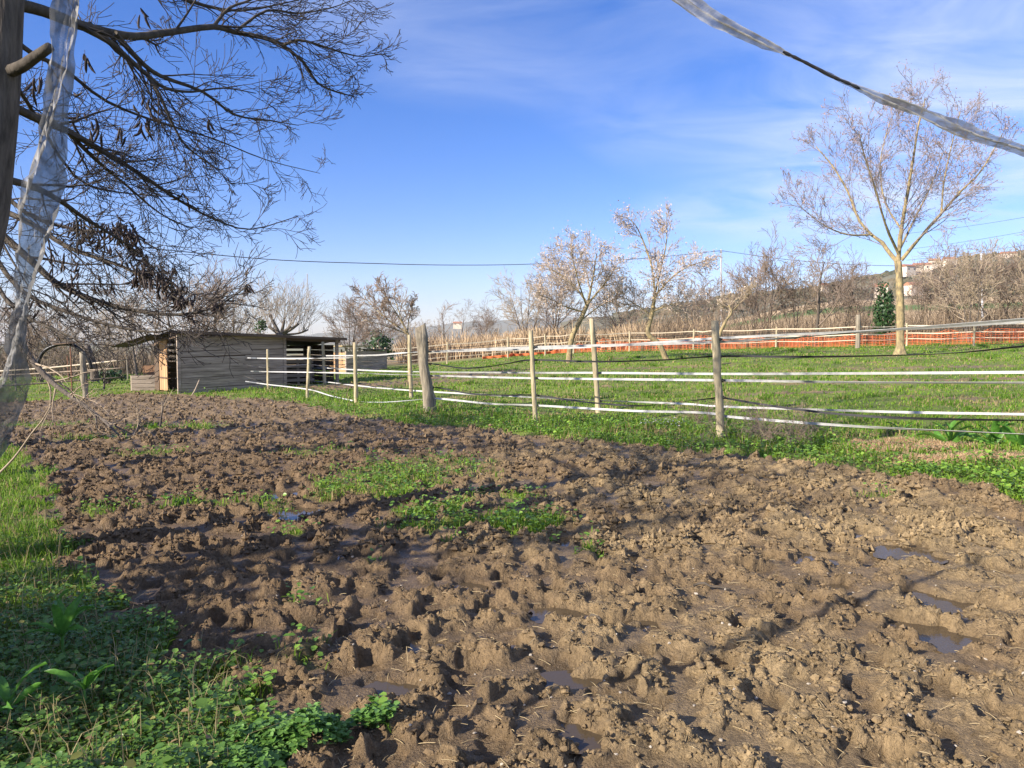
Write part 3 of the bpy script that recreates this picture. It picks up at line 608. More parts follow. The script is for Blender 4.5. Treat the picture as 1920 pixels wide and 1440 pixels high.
def scraps(name, ends, size, material, parent, rg, per=1, spread=0.05):
    """withered leaf or bud scraps at twig ends: small bent leaf faces"""
    Vv = []; 
    for p, d in ends:
        for _ in range(per):
            c = p + rg.normal(size=3) * spread; a = rg.normal(size=3); a /= np.linalg.norm(a); b = rand_perp(a, rg); s = size * rg.uniform(0.6, 1.3); u = np.cross(a, b)
            Vv += [c, c + a * s * .5 + b * s * .28 + u * s * .1, c + a * s, c + a * s * .5 - b * s * .28 + u * s * .1]
    n = len(Vv) // 4; b0 = 4 * np.arange(n)[:, None]
    return mk(name, np.array(Vv), None, np.concatenate([b0 + np.array([[0, 1, 2]]), b0 + np.array([[0, 2, 3]])]), material, parent)
def V3(l): return [P(*a) for a in l]

# --- the pod-bearing tree at the left, its trunk at the picture's edge
rg = np.random.default_rng(11)
TW = {1: (7, .10, -.03, 5.5, .62, .6, 4), 2: (5, .11, .03, 3.6, .6, .62, 3), 3: (4, .13, .08, 0, 0, 0, 3), 'trunk': 0, 'rmin': .0028}
def tree_empty(name, base, label, cat='tree', group=None): return empty(name, base, label, cat, group)
def part_at(T, name, material, parent):
    o = T.build(name, material, parent); o.data.transform(__import__('mathutils').Matrix.Translation(-parent.location)); return o
def pods(name, spots, parent, rg, L=0.13):
    t = Tubes()
    for q in spots:
        d = vec((rg.normal() * .25, rg.normal() * .25, -1)); p = vec(q); pts = [p]; l = L * rg.uniform(.6, 1.2); cu = rg.normal(size=3) * .35
        for s in range(4): d = d + cu * .5 + rg.normal(size=3) * .1; d /= np.linalg.norm(d); p = p + d * l / 4; pts.append(p)
        t.add(pts, [.004 * L / .13, .010 * L / .13, .0115 * L / .13, .010 * L / .13, .004], 4)
    o = t.build(name, M['pod'], parent); o.data.transform(__import__('mathutils').Matrix.Translation(-parent.location)); o['kind'] = 'stuff'; return o
base = Vector((-3.95, 5.1, float(H(-3.95, 5.1)) - .1))
t1 = tree_empty('bare_tree', base, 'large bare tree with twisted dark seed pods, its trunk at the left edge', 'tree')
Tr, Tc = Tubes(), Tubes()
trunk = smooth_path([base, P(-120, 700, 5.1), P(-38, 450, 5.1), P(-14, 300, 5.1), P(2, 150, 5.1), P(12, 0, 5.1), P(30, -300, 5.2), P(40, -700, 5.4)], 4)
Tk = Tubes(); Tk.add(trunk, list(np.linspace(.16, .078, len(trunk))), 16); part_at(Tk, 'trunk', M['bark_grey'], t1)
TT = (Tr, Tc); ends = []
limbs = [
 ([(20, 5, 5.1), (80, 20, 5.3), (145, 45, 5.6), (200, 60, 5.9), (255, 68, 6.1), (320, 60, 6.4), (400, 50, 6.8), (440, 60, 7.0), (500, 72, 7.2), (530, 85, 7.4), (570, 118, 7.5), (595, 155, 7.7), (630, 172, 8.0), (660, 180, 8.2)], .042, .006, 20, .7),
 ([(530, 85, 7.4), (560, 75, 7.4), (600, 85, 7.5), (640, 98, 7.6), (680, 106, 7.9), (725, 100, 8.2)], .016, .003, 11, .55),
 ([(400, 50, 6.8), (430, 15, 6.9), (480, -5, 7.1), (560, -60, 7.4)], .016, .006, 8, .8),
 ([(440, 60, 7.0), (500, 20, 7.3), (560, 25, 7.7), (620, 15, 8.1), (660, 0, 8.5)], .014, .004, 12, .65),
 ([(145, 45, 5.6), (200, 75, 5.8), (235, 105, 6.0), (275, 140, 6.3), (310, 165, 6.5), (360, 172, 6.8), (420, 165, 7.1), (480, 175, 7.4)], .028, .004, 14, .8),
 ([(275, 140, 6.3), (300, 180, 6.3), (325, 235, 6.4), (350, 275, 6.5), (400, 312, 6.7), (440, 350, 6.9)], .016, .003, 9, .55),
 ([(215, 62, 5.9), (260, 112, 6.2), (300, 142, 6.5), (380, 172, 7.0), (440, 215, 7.4), (500, 225, 7.8), (560, 235, 8.1)], .024, .004, 15, .8),
 ([(0, 188, 5.1), (75, 225, 5.4), (125, 245, 5.7), (190, 282, 6.1), (240, 312, 6.5), (290, 345, 6.9), (335, 375, 7.2), (400, 410, 7.6), (470, 430, 8.0), (560, 405, 8.4)], .032, .004, 19, .8),
 ([(125, 245, 5.7), (180, 300, 6.2), (240, 350, 6.8), (300, 400, 7.4), (360, 430, 8.0)], .018, .004, 11, .75),
 ([(-14, 330, 5.1), (60, 350, 5.6), (110, 375, 6.1), (160, 410, 6.7), (210, 440, 7.2), (260, 475, 7.8), (300, 515, 8.2)], .028, .005, 14, .7),
 ([(10, 60, 5.1), (60, 100, 5.5), (120, 130, 6.0), (200, 190, 6.6), (300, 230, 7.2), (400, 260, 7.8), (500, 300, 8.4), (600, 325, 9.0)], .02, .003, 16, .8),
 ([(0, 120, 5.1), (50, 190, 5.6), (140, 330, 6.6), (220, 360, 7.3), (330, 370, 8.0)], .018, .004, 11, .7),
 ([(15, -40, 5.1), (120, -60, 5.8), (250, -50, 6.5), (350, 0, 7.0), (450, 20, 7.6), (560, 0, 8.2)], .035, .006, 16, .8)]
for pl, r0, r1, n, L in limbs:
    s, r = limb(TT, V3(pl), r0, r1, 7)
    sprout(TT, s, r, TW, rg, int(n * 1.02), L * .95, 1, .12, (0.15, .10, 0.02), ends, .45, .65)
s, r = limb(TT, V3([(5, 138, 5.1), (40, 125, 5.0), (65, 108, 4.95), (94, 88, 4.9)]), .042, .03, 9)
part_at(Tr, 'limbs', M['bark_dark'], t1); part_at(Tc, 'crown', M['twig_dark'], t1)
# bark of the near trunk is greyer: a sleeve of the trunk's own
pr = []
for a in ((275, 215, 6.4, 16, 20), (180, 245, 6.0, 9, 25), (60, 155, 5.6, 3, 10), (225, 250, 6.3, 3, 15), (390, 225, 7.2, 3, 8), (160, 105, 5.8, 3, 6), (265, 25, 6.2, 3, 6), (75, 150, 5.6, 2, 5), (145, 235, 5.9, 5, 30), (345, 375, 7.2, 3, 8)):
    for _ in range(a[3]): pr.append(P(a[0] + rg.normal() * a[4] * .5, a[1] + rg.normal() * a[4] * .8, a[2] + rg.normal() * .08))
pods('seed_pods', pr, t1, rg)

# --- second pod tree, further back at the left edge, with the low drooping limbs
base = Vector((-8.35, 11.6, float(H(-8.35, 11.6)) - .1))
t2 = tree_empty('bare_tree', base, 'second pod tree behind the hanging net, low limbs drooping toward the shed')
Tr, Tc = Tubes(), Tubes(); TT = (Tr, Tc); ends = []
trunk = smooth_path([base, P(-52, 640, 11.6), P(-30, 520, 11.6), P(-25, 380, 11.7), P(-35, 200, 11.7), P(-30, -100, 11.8)], 4); Tr.add(trunk, list(np.linspace(.2, .08, len(trunk))), 12)
TW2 = {1: (6, .10, -.02, 5, .6, .6, 4), 2: (5, .12, .03, 3, .6, .65, 3), 3: (3, .14, .06, 0, 0, 0, 3), 'trunk': 0, 'rmin': .0045}
for pl, r0, r1, n, L in [
 ([(-30, 410, 11.6), (60, 490, 11.4), (105, 530, 11.3), (170, 560, 11.2), (250, 582, 11.1), (330, 590, 11), (400, 577, 10.9), (465, 537, 10.8)], .06, .006, 19, 1.15),
 ([(-30, 380, 11.6), (60, 420, 11.3), (130, 465, 11.1), (230, 500, 11), (300, 540, 10.9), (350, 572, 10.8)], .05, .006, 17, 1.1),
 ([(-30, 450, 11.6), (40, 545, 11.2), (140, 590, 11), (230, 615, 10.8), (300, 622, 10.6), (340, 606, 10.4)], .04, .006, 14, .95),
 ([(-25, 330, 11.6), (50, 400, 11.5), (140, 430, 11.5), (240, 440, 11.5), (300, 470, 11.6)], .04, .006, 15, 1.1),
 ([(-30, 480, 11.6), (10, 560, 11.2), (60, 600, 10.9), (120, 625, 10.6), (170, 650, 10.4)], .035, .006, 11, .9),
 ([(-30, 300, 11.6), (-10, 420, 11.2), (30, 500, 10.9), (70, 560, 10.7)], .03, .006, 10, .9),
 ([(-35, 200, 11.7), (60, 210, 11.9), (150, 260, 12.2), (240, 330, 12.4)], .04, .008, 13, 1.2)]:
    s, r = limb(TT, V3(pl), r0, r1, 7); sprout(TT, s, r, TW2, rg, int(n * 1.15), L * .95, 1, .1, (0.1, 0, -.02), ends, .42, .75)
part_at(Tr, 'trunk', M['bark_dark'], t2); part_at(Tc, 'crown', M['twig_dark'], t2)
pr = []
for px, py, n, sp in ((150, 435, 26, 12), (180, 440, 18, 12), (215, 437, 28, 12), (245, 445, 30, 14), (255, 480, 12, 14), (265, 525, 34, 12), (285, 515, 18, 12), (310, 535, 30, 14), (340, 565, 30, 14), (90, 480, 6, 10), (120, 500, 6, 12), (140, 545, 14, 14), (190, 560, 12, 20), (412, 577, 9, 4), (465, 542, 5, 3), (70, 580, 5, 12), (230, 470, 14, 25), (160, 470, 10, 20)):
    for _ in range(int(n * 1.25)): pr.append(P(px + rg.normal() * sp * .85, py - 8 + rg.normal() * sp * .9, 11 + rg.normal() * .2))
pods('seed_pods', pr, t2, rg, .185)

# --- trees left of the frame shade the mud; unseen shrubs added for denser shade
def gen_tree(rg, h, stems, spread, cfg, r0, trunk_h=0.25, ends=None):
    Tr, Tc = Tubes(), Tubes(); TT = (Tr, Tc)
    for s in range(stems):
        d = vec((rg.normal() * spread * (stems > 1), rg.normal() * spread * (stems > 1), 1)); d /= np.linalg.norm(d)
        off = vec((rg.normal() * .12, rg.normal() * .12, 0)) * (stems > 1); off[2] = -.15
        grow(TT, off, d, h * rg.uniform(.8, 1.0), r0, 0, cfg, rg, ends)
    return Tr, Tc
CFG_TREE = {0: (7, .06, .03, 13, .46, .75, 7), 1: (5, .12, .10, 7, .45, .7, 4), 2: (4, .16, .10, 4, .5, .7, 3), 3: (3, .2, .08, 0, 0, 0, 3), 'trunk': 0}
for (bx, by, hh, lab) in ((-9.3, 7.2, 11, 'bare tree beside the left edge casting its trunk shadow over the mud'), (-7.2, 2.2, 8, 'bare tree beside the camera at left shading the near weeds')):
    e0 = tree_empty('bare_tree', (bx, by, float(H(bx, by))), lab); Tr, Tc = gen_tree(rg, hh, 1, 0, CFG_TREE, .16); Tr.build('trunk', M['bark_dark'], e0); Tc.build('crown', M['twig_dark'], e0)
def leafy(name, base, rx, ry, z0, z1, n, size, material, label, cat, stemr=.05, group=None):
    e0 = empty(name, base, label, cat, group); t = Tubes()
    for k in range(5):
        a = k * 1.3; t.add([vec((0, 0, -.1)), vec((rx * .3 * math.cos(a), ry * .3 * math.sin(a), z1 * .5)), vec((rx * .5 * math.cos(a), ry * .5 * math.sin(a), z1 * .9))], [stemr, stemr * .7, stemr * .3], 5)
    t.build('stem', M['twig_brown'], e0)
    u = rg.normal(size=(n, 3)); u /= np.linalg.norm(u, axis=1, keepdims=True); rr = rg.uniform(.55, 1.0, (n, 1)) * (1 + .30 * np.sin(u[:, :1] * 5 + u[:, 2:] * 4) + .15 * np.sin(u[:, 1:2] * 9 + u[:, 2:] * 11))
    c = u * rr * [rx, ry, (z1 - z0) / 2] + [0, 0, (z0 + z1) / 2]
    V = []
    a = rg.normal(size=(n, 3)); a /= np.linalg.norm(a, axis=1, keepdims=True); b = np.cross(a, u); b /= np.linalg.norm(b, axis=1, keepdims=True) + 1e-9; s = size * rg.uniform(.6, 1.3, (n, 1))
    V = np.stack([c, c + a * s * .5 + b * s * .35, c + a * s, c + a * s * .5 - b * s * .35], 1).reshape(-1, 3); i4 = 4 * np.arange(n)[:, None]
    mk('foliage', V, None, np.concatenate([i4 + np.array([[0, 1, 2]]), i4 + np.array([[0, 2, 3]])]), material, e0); return e0
leafy('shade_shrub', (-3.95, 2.25, float(H(-3.95, 2.25))), 1.2, 1.2, .1, 1.6, 2400, .16, M['ivy'], 'unseen evergreen shrub added beside the camera at left to shade the weeds', 'shrub')  # this shrub and the next are added out of view to cast shade
leafy('shade_shrub', (-6.0, 3.0, float(H(-6.0, 3.0))), 1.0, 1.0, .1, 1.5, 1500, .16, M['ivy'], 'unseen evergreen shrub added beyond the picture edge to shade the verge', 'shrub')

# --- tall tree at the right
b = S(1688, 32); t3 = tree_empty('bare_tree', b, 'tall bare tree with yellow-lichened trunk and fan-shaped crown at right')
Tr, Tc = Tubes(), Tubes(); TT = (Tr, Tc); ends = []
trunk = smooth_path([b - Vector((0, 0, .1)), P(1688, 640, 32), P(1688, 560, 32), P(1684, 490, 32)], 8); Tr.add(trunk, list(np.interp(np.linspace(0, 1, len(trunk)), [0, .06, .15, .3, .6, 1], [.27, .20, .175, .168, .15, .135])), 16)
TW3 = {1: (6, .08, .06, 6, .62, .62, 4), 2: (5, .10, .06, 4.5, .62, .65, 3), 3: (3, .12, .06, 0, 0, 0, 3), 'trunk': 0, 'rmin': .0075}
for pl, r0, r1, n, L in [
 ([(1684, 490, 32), (1690, 430, 32), (1700, 370, 32), (1712, 300, 32), (1722, 235, 32), (1735, 185, 32)], 0.095, .02, 18, 2.0),
 ([(1684, 492, 32), (1650, 455, 32.5), (1612, 415, 33), (1590, 360, 33.4), (1560, 310, 33.8), (1530, 275, 34)], 0.082, .02, 16, 2.0),
 ([(1635, 440, 32.6), (1590, 440, 32.6), (1550, 425, 32.5), (1515, 400, 32.4), (1490, 375, 32.3)], 0.041, .012, 13, 1.7),
 ([(1690, 488, 32), (1725, 445, 31.6), (1765, 400, 31.2), (1800, 360, 30.9), (1840, 320, 30.6), (1880, 250, 30.4)], 0.082, .02, 17, 2.0),
 ([(1765, 400, 31.2), (1770, 340, 31.6), (1785, 270, 32), (1800, 210, 32.3)], 0.041, .015, 14, 1.8),
 ([(1686, 480, 32), (1660, 420, 31), (1640, 350, 30.2), (1620, 290, 29.7), (1610, 245, 29.4)], 0.054, .015, 15, 1.9),
 ([(1686, 470, 32), (1710, 420, 33.5), (1745, 350, 34.6), (1770, 280, 35.2)], 0.054, .015, 14, 1.9),
 ([(1690, 430, 32), (1660, 380, 33), (1650, 310, 33.5), (1665, 240, 33.8), (1680, 205, 34)], 0.041, .012, 14, 1.7)]:
    s, r = limb(TT, V3(pl), r0, r1, 8); sprout(TT, s, r, TW3, rg, n, L * 1.0, 1, .15, (0, 0, .12), ends, .34, .62)
tk = part_at(Tr, 'trunk', M['bark_pale'], t3)
co = np.empty(len(tk.data.vertices) * 3, np.float32); tk.data.vertices.foreach_get('co', co); co = co.reshape(-1, 3); an_ = np.arctan2(co[:, 1], co[:, 0]); k_ = co[:, 2] < 5
co[k_, :2] *= (1 + .13 * perlin(co[k_, 2] * 2.2, an_[k_] * 1.6, 171) + .09 * perlin(co[k_, 2] * 7, an_[k_] * 3, 172) + .35 * ss(.5, 0, co[k_, 2]) * (1 + .4 * np.sin(an_[k_] * 5)))[:, None]; tk.data.vertices.foreach_set('co', co.ravel().astype(np.float32)); tk.data.update(); part_at(Tc, 'crown', M['twig_mauve'], t3)
ee = [ends[i] for i in rg.choice(len(ends), min(6500, len(ends)), False)]
o = scraps('buds', ee, .075, M['bud'], t3, rg); o.data.transform(__import__('mathutils').Matrix.Translation(-t3.location)); o['kind'] = 'stuff'

# --- fruit trees with pale withered leaves in the pasture
def fruit(label, trunkpl, r0, limbsl, Lmul, n_scraps, size, twig='twig_pink'):
    pts = V3(trunkpl); bx = pts[0]; bx.z = float(H(bx.x, bx.y)) - .05; e0 = tree_empty('fruit_tree', bx.copy(), label)
    Tr, Tc = Tubes(), Tubes(); TT = (Tr, Tc); ends = []
    s = smooth_path(pts, 4); Tr.add(s, list(np.linspace(r0 * .8, r0 * .5, len(s))), 9)
    C4 = {1: (5, .11, .05, 6.5, .62, .75, 4), 2: (4, .13, .06, 4, .62, .75, 3), 3: (3, .14, .06, 0, 0, 0, 3), 'trunk': 0, 'rmin': .009}
    for pl, a, c, n, L in limbsl:
        s, r = limb(TT, V3(pl), a * .65, c * .7, 6); sprout(TT, s, r, C4, rg, n, L * Lmul, 1, .15, (0, 0, .05), ends, .5, .8)
    part_at(Tr, 'trunk', M['bark_pale'], e0); part_at(Tc, 'crown', M[twig], e0)
    if n_scraps:
        ee = [ends[i] for i in rg.integers(0, len(ends), n_scraps)]; o = scraps('withered_leaves', ee, size, M['dryleaf'], e0, rg, 1, .12)
        o.data.transform(__import__('mathutils').Matrix.Translation(-e0.location)); o['kind'] = 'stuff'
    return e0
fruit('leaning fruit tree with pale withered leaves left of the centre pasture', [(1066, 672, 33), (1072, 635, 33), (1088, 600, 33), (1102, 570, 33)], .17,
      [([(1102, 570, 33), (1110, 530, 33), (1115, 500, 33), (1120, 470, 33)], .09, .02, 16, 1.2), ([(1102, 570, 33), (1080, 540, 33.3), (1050, 515, 33.6), (1025, 500, 33.8)], .08, .02, 15, 1.2),
       ([(1095, 585, 33), (1060, 575, 32.7), (1030, 560, 32.4), (1005, 550, 32.2)], .06, .015, 13, 1.0), ([(1102, 570, 33), (1135, 530, 32.6), (1155, 500, 32.3)], .07, .02, 13, 1.2),
       ([(1100, 575, 33), (1085, 530, 31.8), (1075, 490, 31.4), (1070, 465, 31.2)], .06, .02, 13, 1.1), ([(1090, 600, 33), (1130, 570, 33.8), (1160, 560, 34.2)], .05, .015, 10, 1.0)], .95, 2600, .08)
fruit('crooked fruit tree with withered leaves and tall bare top shoots', [(1250, 668, 33), (1236, 645, 33), (1215, 625, 33), (1222, 590, 33), (1228, 550, 33)], .16,
      [([(1228, 550, 33), (1222, 500, 33), (1205, 450, 33), (1190, 420, 33), (1170, 405, 33)], .08, .015, 12, 1.0), ([(1228, 550, 33), (1240, 500, 33.3), (1250, 450, 33.5), (1250, 395, 33.7)], .08, .015, 13, 1.0),
       ([(1228, 555, 33), (1260, 520, 32.7), (1290, 500, 32.5), (1320, 490, 32.3)], .07, .015, 14, 1.1), ([(1222, 590, 33), (1190, 570, 33.3), (1165, 555, 33.5)], .06, .015, 12, 1.0),
       ([(1222, 585, 33), (1260, 570, 32.6), (1300, 565, 32.3)], .06, .015, 12, 1.0), ([(1225, 570, 33), (1235, 540, 32), (1230, 510, 31.5)], .06, .02, 12, 1.0)], .95, 2200, .085)
fruit('cut-back fruit tree with one bent limb behind the nearest tall post', [(1341, 690, 29), (1345, 655, 29), (1350, 625, 29), (1362, 600, 29)], .11,
      [([(1362, 600, 29), (1372, 585, 29), (1366, 572, 29)], .07, .04, 5, .8), ([(1372, 585, 29), (1395, 560, 29), (1415, 545, 29)], .03, .01, 6, .7)], .9, 60, .09, 'twig_tan')
fruit('spreading bare fruit tree right behind the small far shed', [(768, 690, 27), (767, 660, 27), (765, 630, 27), (762, 620, 27)], .09,
      [([(764, 624, 27), (735, 605, 27.2), (710, 585, 27.4), (690, 565, 27.6), (680, 550, 27.8)], .05, .01, 12, .85), ([(764, 622, 27), (745, 590, 27), (725, 560, 27), (715, 545, 27)], .05, .01, 12, .85),
       ([(764, 622, 27), (768, 590, 27.3), (775, 570, 27.4)], .04, .01, 8, .6), ([(764, 626, 27), (720, 610, 26.6), (680, 600, 26.3)], .04, .01, 9, .8), ([(762, 622, 27), (745, 575, 27.8), (738, 555, 28)], .04, .01, 9, .8)], .9, 0, 0, 'twig_brown')

# --- the bare trees and hedge trees along the back, five shapes repeated
CF = [{0: (6, .07, .02, 10, .46, .8, 6), 1: (5, .11, .05, 6.5, .55, .7, 4), 2: (4, .13, .05, 3.6, .55, .7, 3), 3: (3, .14, .05, 0, 0, 0, 3), 'trunk': 0, 'rmin': .0105},
      {0: (6, .08, .02, 9, .5, .7, 5), 1: (5, .11, .08, 6, .55, .65, 3), 2: (4, .13, .10, 3.6, .55, .65, 3), 3: (3, .15, .08, 0, 0, 0, 3), 'trunk': 0, 'rmin': .0105}]
proto = []
for k, (stems, spr, cf, r0, twig, bark) in enumerate(((1, 0, 0, .09, 'twig_grey', 'bark_grey'), (5, .28, 0, .05, 'twig_brown', 'bark_grey'), (6, .32, 1, .045, 'twig_brown', 'bark_grey'), (4, .2, 0, .05, 'twig_tan', 'bark_grey'), (1, 0, 1, .10, 'twig_brown', 'bark_dark'), (7, .45, 1, .04, 'twig_tan', 'bark_grey'))):
    Tr, Tc = gen_tree(np.random.default_rng(100 + k), 5.0, stems, spr, CF[cf], r0); V, q, t = Tr.mesh(); V2, q2, tt2 = Tc.mesh()
    a = mk('trunk', V, q, t, M[bark], None, True); c = mk('crown', V2, q2, tt2, M[twig], None, True)
    proto.append((a.data, c.data)); bpy.data.objects.remove(a); bpy.data.objects.remove(c)
def place(kind, px, Y, h, label, name='bare_tree', group='bare trees along the back of the pasture', wide=1.0):
    b = S(px, Y); e0 = empty(name, b, label, 'tree' if name != 'bare_shrub' else 'shrub', group, rnd.uniform(0, 6.28)); s = h / 5.0
    inst('trunk', proto[kind][0], e0, scale=(s * wide, s * wide, s)); inst('crown', proto[kind][1], e0, scale=(s * wide, s * wide, s)); return e0
back = [(4, 838, 75, 5.2, 'thin bare tree above the reeds, right of the leaning old post'), (0, 862, 78, 4.6, 'small bare tree above the reeds, second right of the leaning old post'), (1, 905, 76, 4.3, 'low bushy bare tree over the reeds, third right of the leaning old post'),
        (3, 985, 60, 5.6, 'grey bare tree left of the leaning fruit tree'), (1, 1035, 62, 7.0, 'bare tree just behind the leaning fruit tree, on its left'), (1, 1170, 62, 5.4, 'bare tree seen between the two withered fruit trees'), (2, 1310, 60, 5.0, 'bare bushy tree just right of the crooked fruit tree'),
        (2, 1405, 58, 5.6, 'bare hedge tree right of the distant line pole'), (1, 1440, 60, 6.8, 'taller bare hedge tree, second right of the distant line pole'), (3, 1490, 58, 5.8, 'bare hedge tree third right of the distant line pole'), (4, 1528, 50, 6.6, 'slim dark single-stemmed tree in front of the hedge trees'),
        (2, 1575, 58, 5.4, 'bare hedge tree left of the tall tree trunk, next but one'), (1, 1618, 60, 5.4, 'dense bare hedge tree directly left of the ivy-covered trunk'), (2, 1740, 58, 5.0, 'low bare hedge tree right behind the tall tree'), (1, 1790, 57, 6.4, 'dense bare hedge tree left of the grey metal pole'),
        (3, 1815, 50, 5.6, 'bare tree standing in front of the hedge by the grey metal pole'), (2, 1865, 56, 6.2, 'bare hedge tree right of the grey metal pole'), (1, 1905, 55, 7.0, 'bare hedge tree at the right edge of the picture'), (5, 1960, 52, 6.0, 'wide bare hedge tree half cut by the right edge')]
for a in back: place(*a)
left = [(1, 20, 40, 4.2, 'bare shrub at the far left behind the mesh strip'), (2, 75, 38, 3.6, 'bare shrub behind the arched black pipe'), (5, 130, 45, 4.0, 'wide bare shrub behind the leaning cut stump'), (3, 215, 48, 4.2, 'bare slender tree left behind the long shed'), (0, 255, 40, 4.4, 'bare single-trunk tree at the left back corner of the shed'),
        (2, 330, 45, 6.2, 'bare tree above the left end of the shed roof'), (1, 385, 46, 5.6, 'bare tree above the middle of the shed roof'), (3, 435, 50, 5.4, 'bare tree left of the pollarded tree'), (1, 660, 55, 4.6, 'bare tree right of the long shed'), (2, 700, 60, 5.0, 'bare tree above the small far shed'), (5, 790, 80, 3.6, 'low bare bush just right of the leaning old post'), (0, 192, 29, 2.3, 'small pale-stemmed sapling in the grass left of the shed')]
for a in left: place(*a, name='bare_tree', group='bare trees behind the shed')

# pollard behind the shed: thick cut arms and a fan of straight shoots
b = S(525, 43); t5 = tree_empty('pollarded_tree', b, 'pollarded tree behind the shed with stub arms and many upright shoots')
Tr, Tc = Tubes(), Tubes(); TT = (Tr, Tc)
s = smooth_path([b, P(524, 660, 43), P(525, 625, 43)], 3); Tr.add(s, list(np.linspace(.34, .26, len(s))), 10)
C5 = {1: (5, .06, .05, 3, .45, .5, 3), 2: (3, .09, .05, 2, .5, .5, 3), 3: (2, .1, .05, 0, 0, 0, 3), 'trunk': 0, 'rmin': .0085}
for pl, r in (([(525, 628, 43), (512, 618, 43), (503, 612, 43)], .17), ([(525, 628, 43), (513, 605, 43), (506, 590, 43)], .18), ([(527, 628, 43), (533, 600, 42.8)], .17), ([(527, 628, 43), (545, 618, 43), (560, 607, 43)], .17), ([(525, 628, 43), (545, 612, 42.6)], .16), ([(520, 628, 43), (495, 628, 43.5), (478, 622, 43.6)], .12), ([(527, 628, 43), (560, 625, 43.6), (578, 618, 43.8)], .11)):
    s, rr = limb(TT, V3(pl), r * .6, r * .42, 7)
    for k in range(14):
        j = rg.integers(len(s) // 2, len(s)); d = vec((rg.normal() * .45, rg.normal() * .4, 1)); d[0] += (s[j][0] - b.x) * .38; d /= np.linalg.norm(d); grow(TT, s[j], d, rg.uniform(1.2, 2.6), .017, 1, C5, rg)
part_at(Tr, 'trunk', M['bark_grey'], t5); part_at(Tc, 'crown', M['twig_grey'], t5)
leafy('ivy_bush', P(490, 612, 42.2), .35, .35, -.35, .5, 260, .12, M['ivy'], 'tuft of ivy on the left arm of the pollarded tree', 'ivy', .02)
leafy('ivy_tree', S(1657, 48), .62, .62, .2, 3.9, 2600, .17, M['ivy'], 'dark ivy-covered trunk left of the tall tree', 'tree', .08)
leafy('evergreen_bush', S(712, 52), 1.0, .9, .2, 2.4, 900, .22, M['ivy'], 'dark green bush beside the small far shed', 'shrub', .06)
leafy('evergreen_bush', S(200, 34), .8, .5, .1, .7, 420, .16, M['ivy'], 'low dark green bush behind the fence left of the shed', 'shrub', .04)

# ------------------------------------------------------------------ reeds and undergrowth (masses)
def stems_mass(name, x, y, h, wdt, col, label, lean=.25):
    n = len(x); z = H(x, y); a = RNG.uniform(0, 3.14, n); lx = RNG.normal(0, lean, n) * h; ly = RNG.normal(0, lean, n) * h
    W = np.stack([np.cos(a) * wdt / 2, np.sin(a) * wdt / 2, 0 * a], -1); B = np.stack([x, y, z - .05], -1); Mi = B + np.stack([lx * .4, ly * .4, h * .55], -1); Tp = B + np.stack([lx, ly, h], -1)
    V = np.stack([B - W, B + W, Mi - W * .8, Mi + W * .8, Tp - W * .3, Tp + W * .3], 1); b0 = 6 * np.arange(n)[:, None]
    q = np.concatenate([b0 + np.array([[0, 1, 3, 2]]), b0 + np.array([[2, 3, 5, 4]])]); return tag(mk(name, V.reshape(-1, 3), q, None, M['reed'], None, False, np.repeat(col, 6, 0)), label, None, None, 'stuff')
n = 15000; px = RNG.uniform(745, 1345, n); y = RNG.uniform(56, 72, n); x = (px - 960) / F * y
stems_mass('reed_bed', x, y, RNG.uniform(.8, 2.2, n) * (.85 + .6 * fbm(x * .25, y * .25, 111, 3)), RNG.uniform(.05, .11, n), lerp((0.34, 0.24, 0.14), (0.62, 0.47, 0.30), RNG.random(n)), 'bed of tan dry reeds beyond the pasture', .24)
n = 8500; px = RNG.uniform(1180, 2050, n); y = RNG.uniform(52, 60, n); x = (px - 960) / F * y
stems_mass('hedge_undergrowth', x, y, RNG.uniform(.4, 2.6, n) * (.7 + .6 * np.clip(fbm(x * .5, y * .5, 113, 2) + .5, 0, 1)), RNG.uniform(.02, .05, n), lerp((0.13, 0.095, 0.065), (0.36, 0.27, 0.18), RNG.random(n)), 'tangle of thin brown stems under the hedge trees at right', .3)
n = 5200; px = RNG.uniform(-150, 330, n); y = RNG.uniform(46, 70, n); x = (px - 960) / F * y
stems_mass('left_scrub', x, y, RNG.uniform(.4, 2.2, n), RNG.uniform(.03, .07, n), lerp((0.10, 0.08, 0.06), (0.30, 0.23, 0.16), RNG.random(n)), 'brown scrub beyond the grass at far left', .4)

# ------------------------------------------------------------------ hills and what stands on them
def ridge(name, prof, Y0, Y1, color, label, bumps, n=220):
    xs = np.linspace(prof[0][0], prof[-1][0], n); ys = np.interp(xs, [p[0] for p in prof], [p[1] for p in prof])
    rowsY = np.linspace(Y0, Y1, 26); V = []
    for j, yy in enumerate(rowsY):
        t = j / 25; x = (xs - 960) / F * yy; top = EYE + (640 - ys) / F * Y1
        zz = -4 + (top + 4) * t ** .8 + bumps * (fbm(x / 40, np.full(n, yy) / 40, 121, 4) + .5) * min(1, 3 * t)
        V.append(np.stack([x, np.full(n, yy), zz], -1))
    yy = Y1 * 1.25; V.append(np.stack([(xs - 960) / F * yy, np.full(n, yy), np.full(n, -10.)], -1)); V = np.concatenate(V)
    i = np.arange(26)[:, None] * n + np.arange(n - 1)[None, :]
    return tag(mk(name, V, np.stack([i, i + 1, i + n + 1, i + n], -1).reshape(-1, 4), None, color, None, True), label, None, None, 'structure')
M['hillwood'] = mat('hillwood', (0.085, 0.085, 0.055), 1, .5, .06, bump=0, color2=(0.17, 0.145, 0.09)); M['hillfar'] = mat('hillfar', (0.13, 0.14, 0.12), 1, .3, .004, color2=(0.22, 0.2, 0.15))
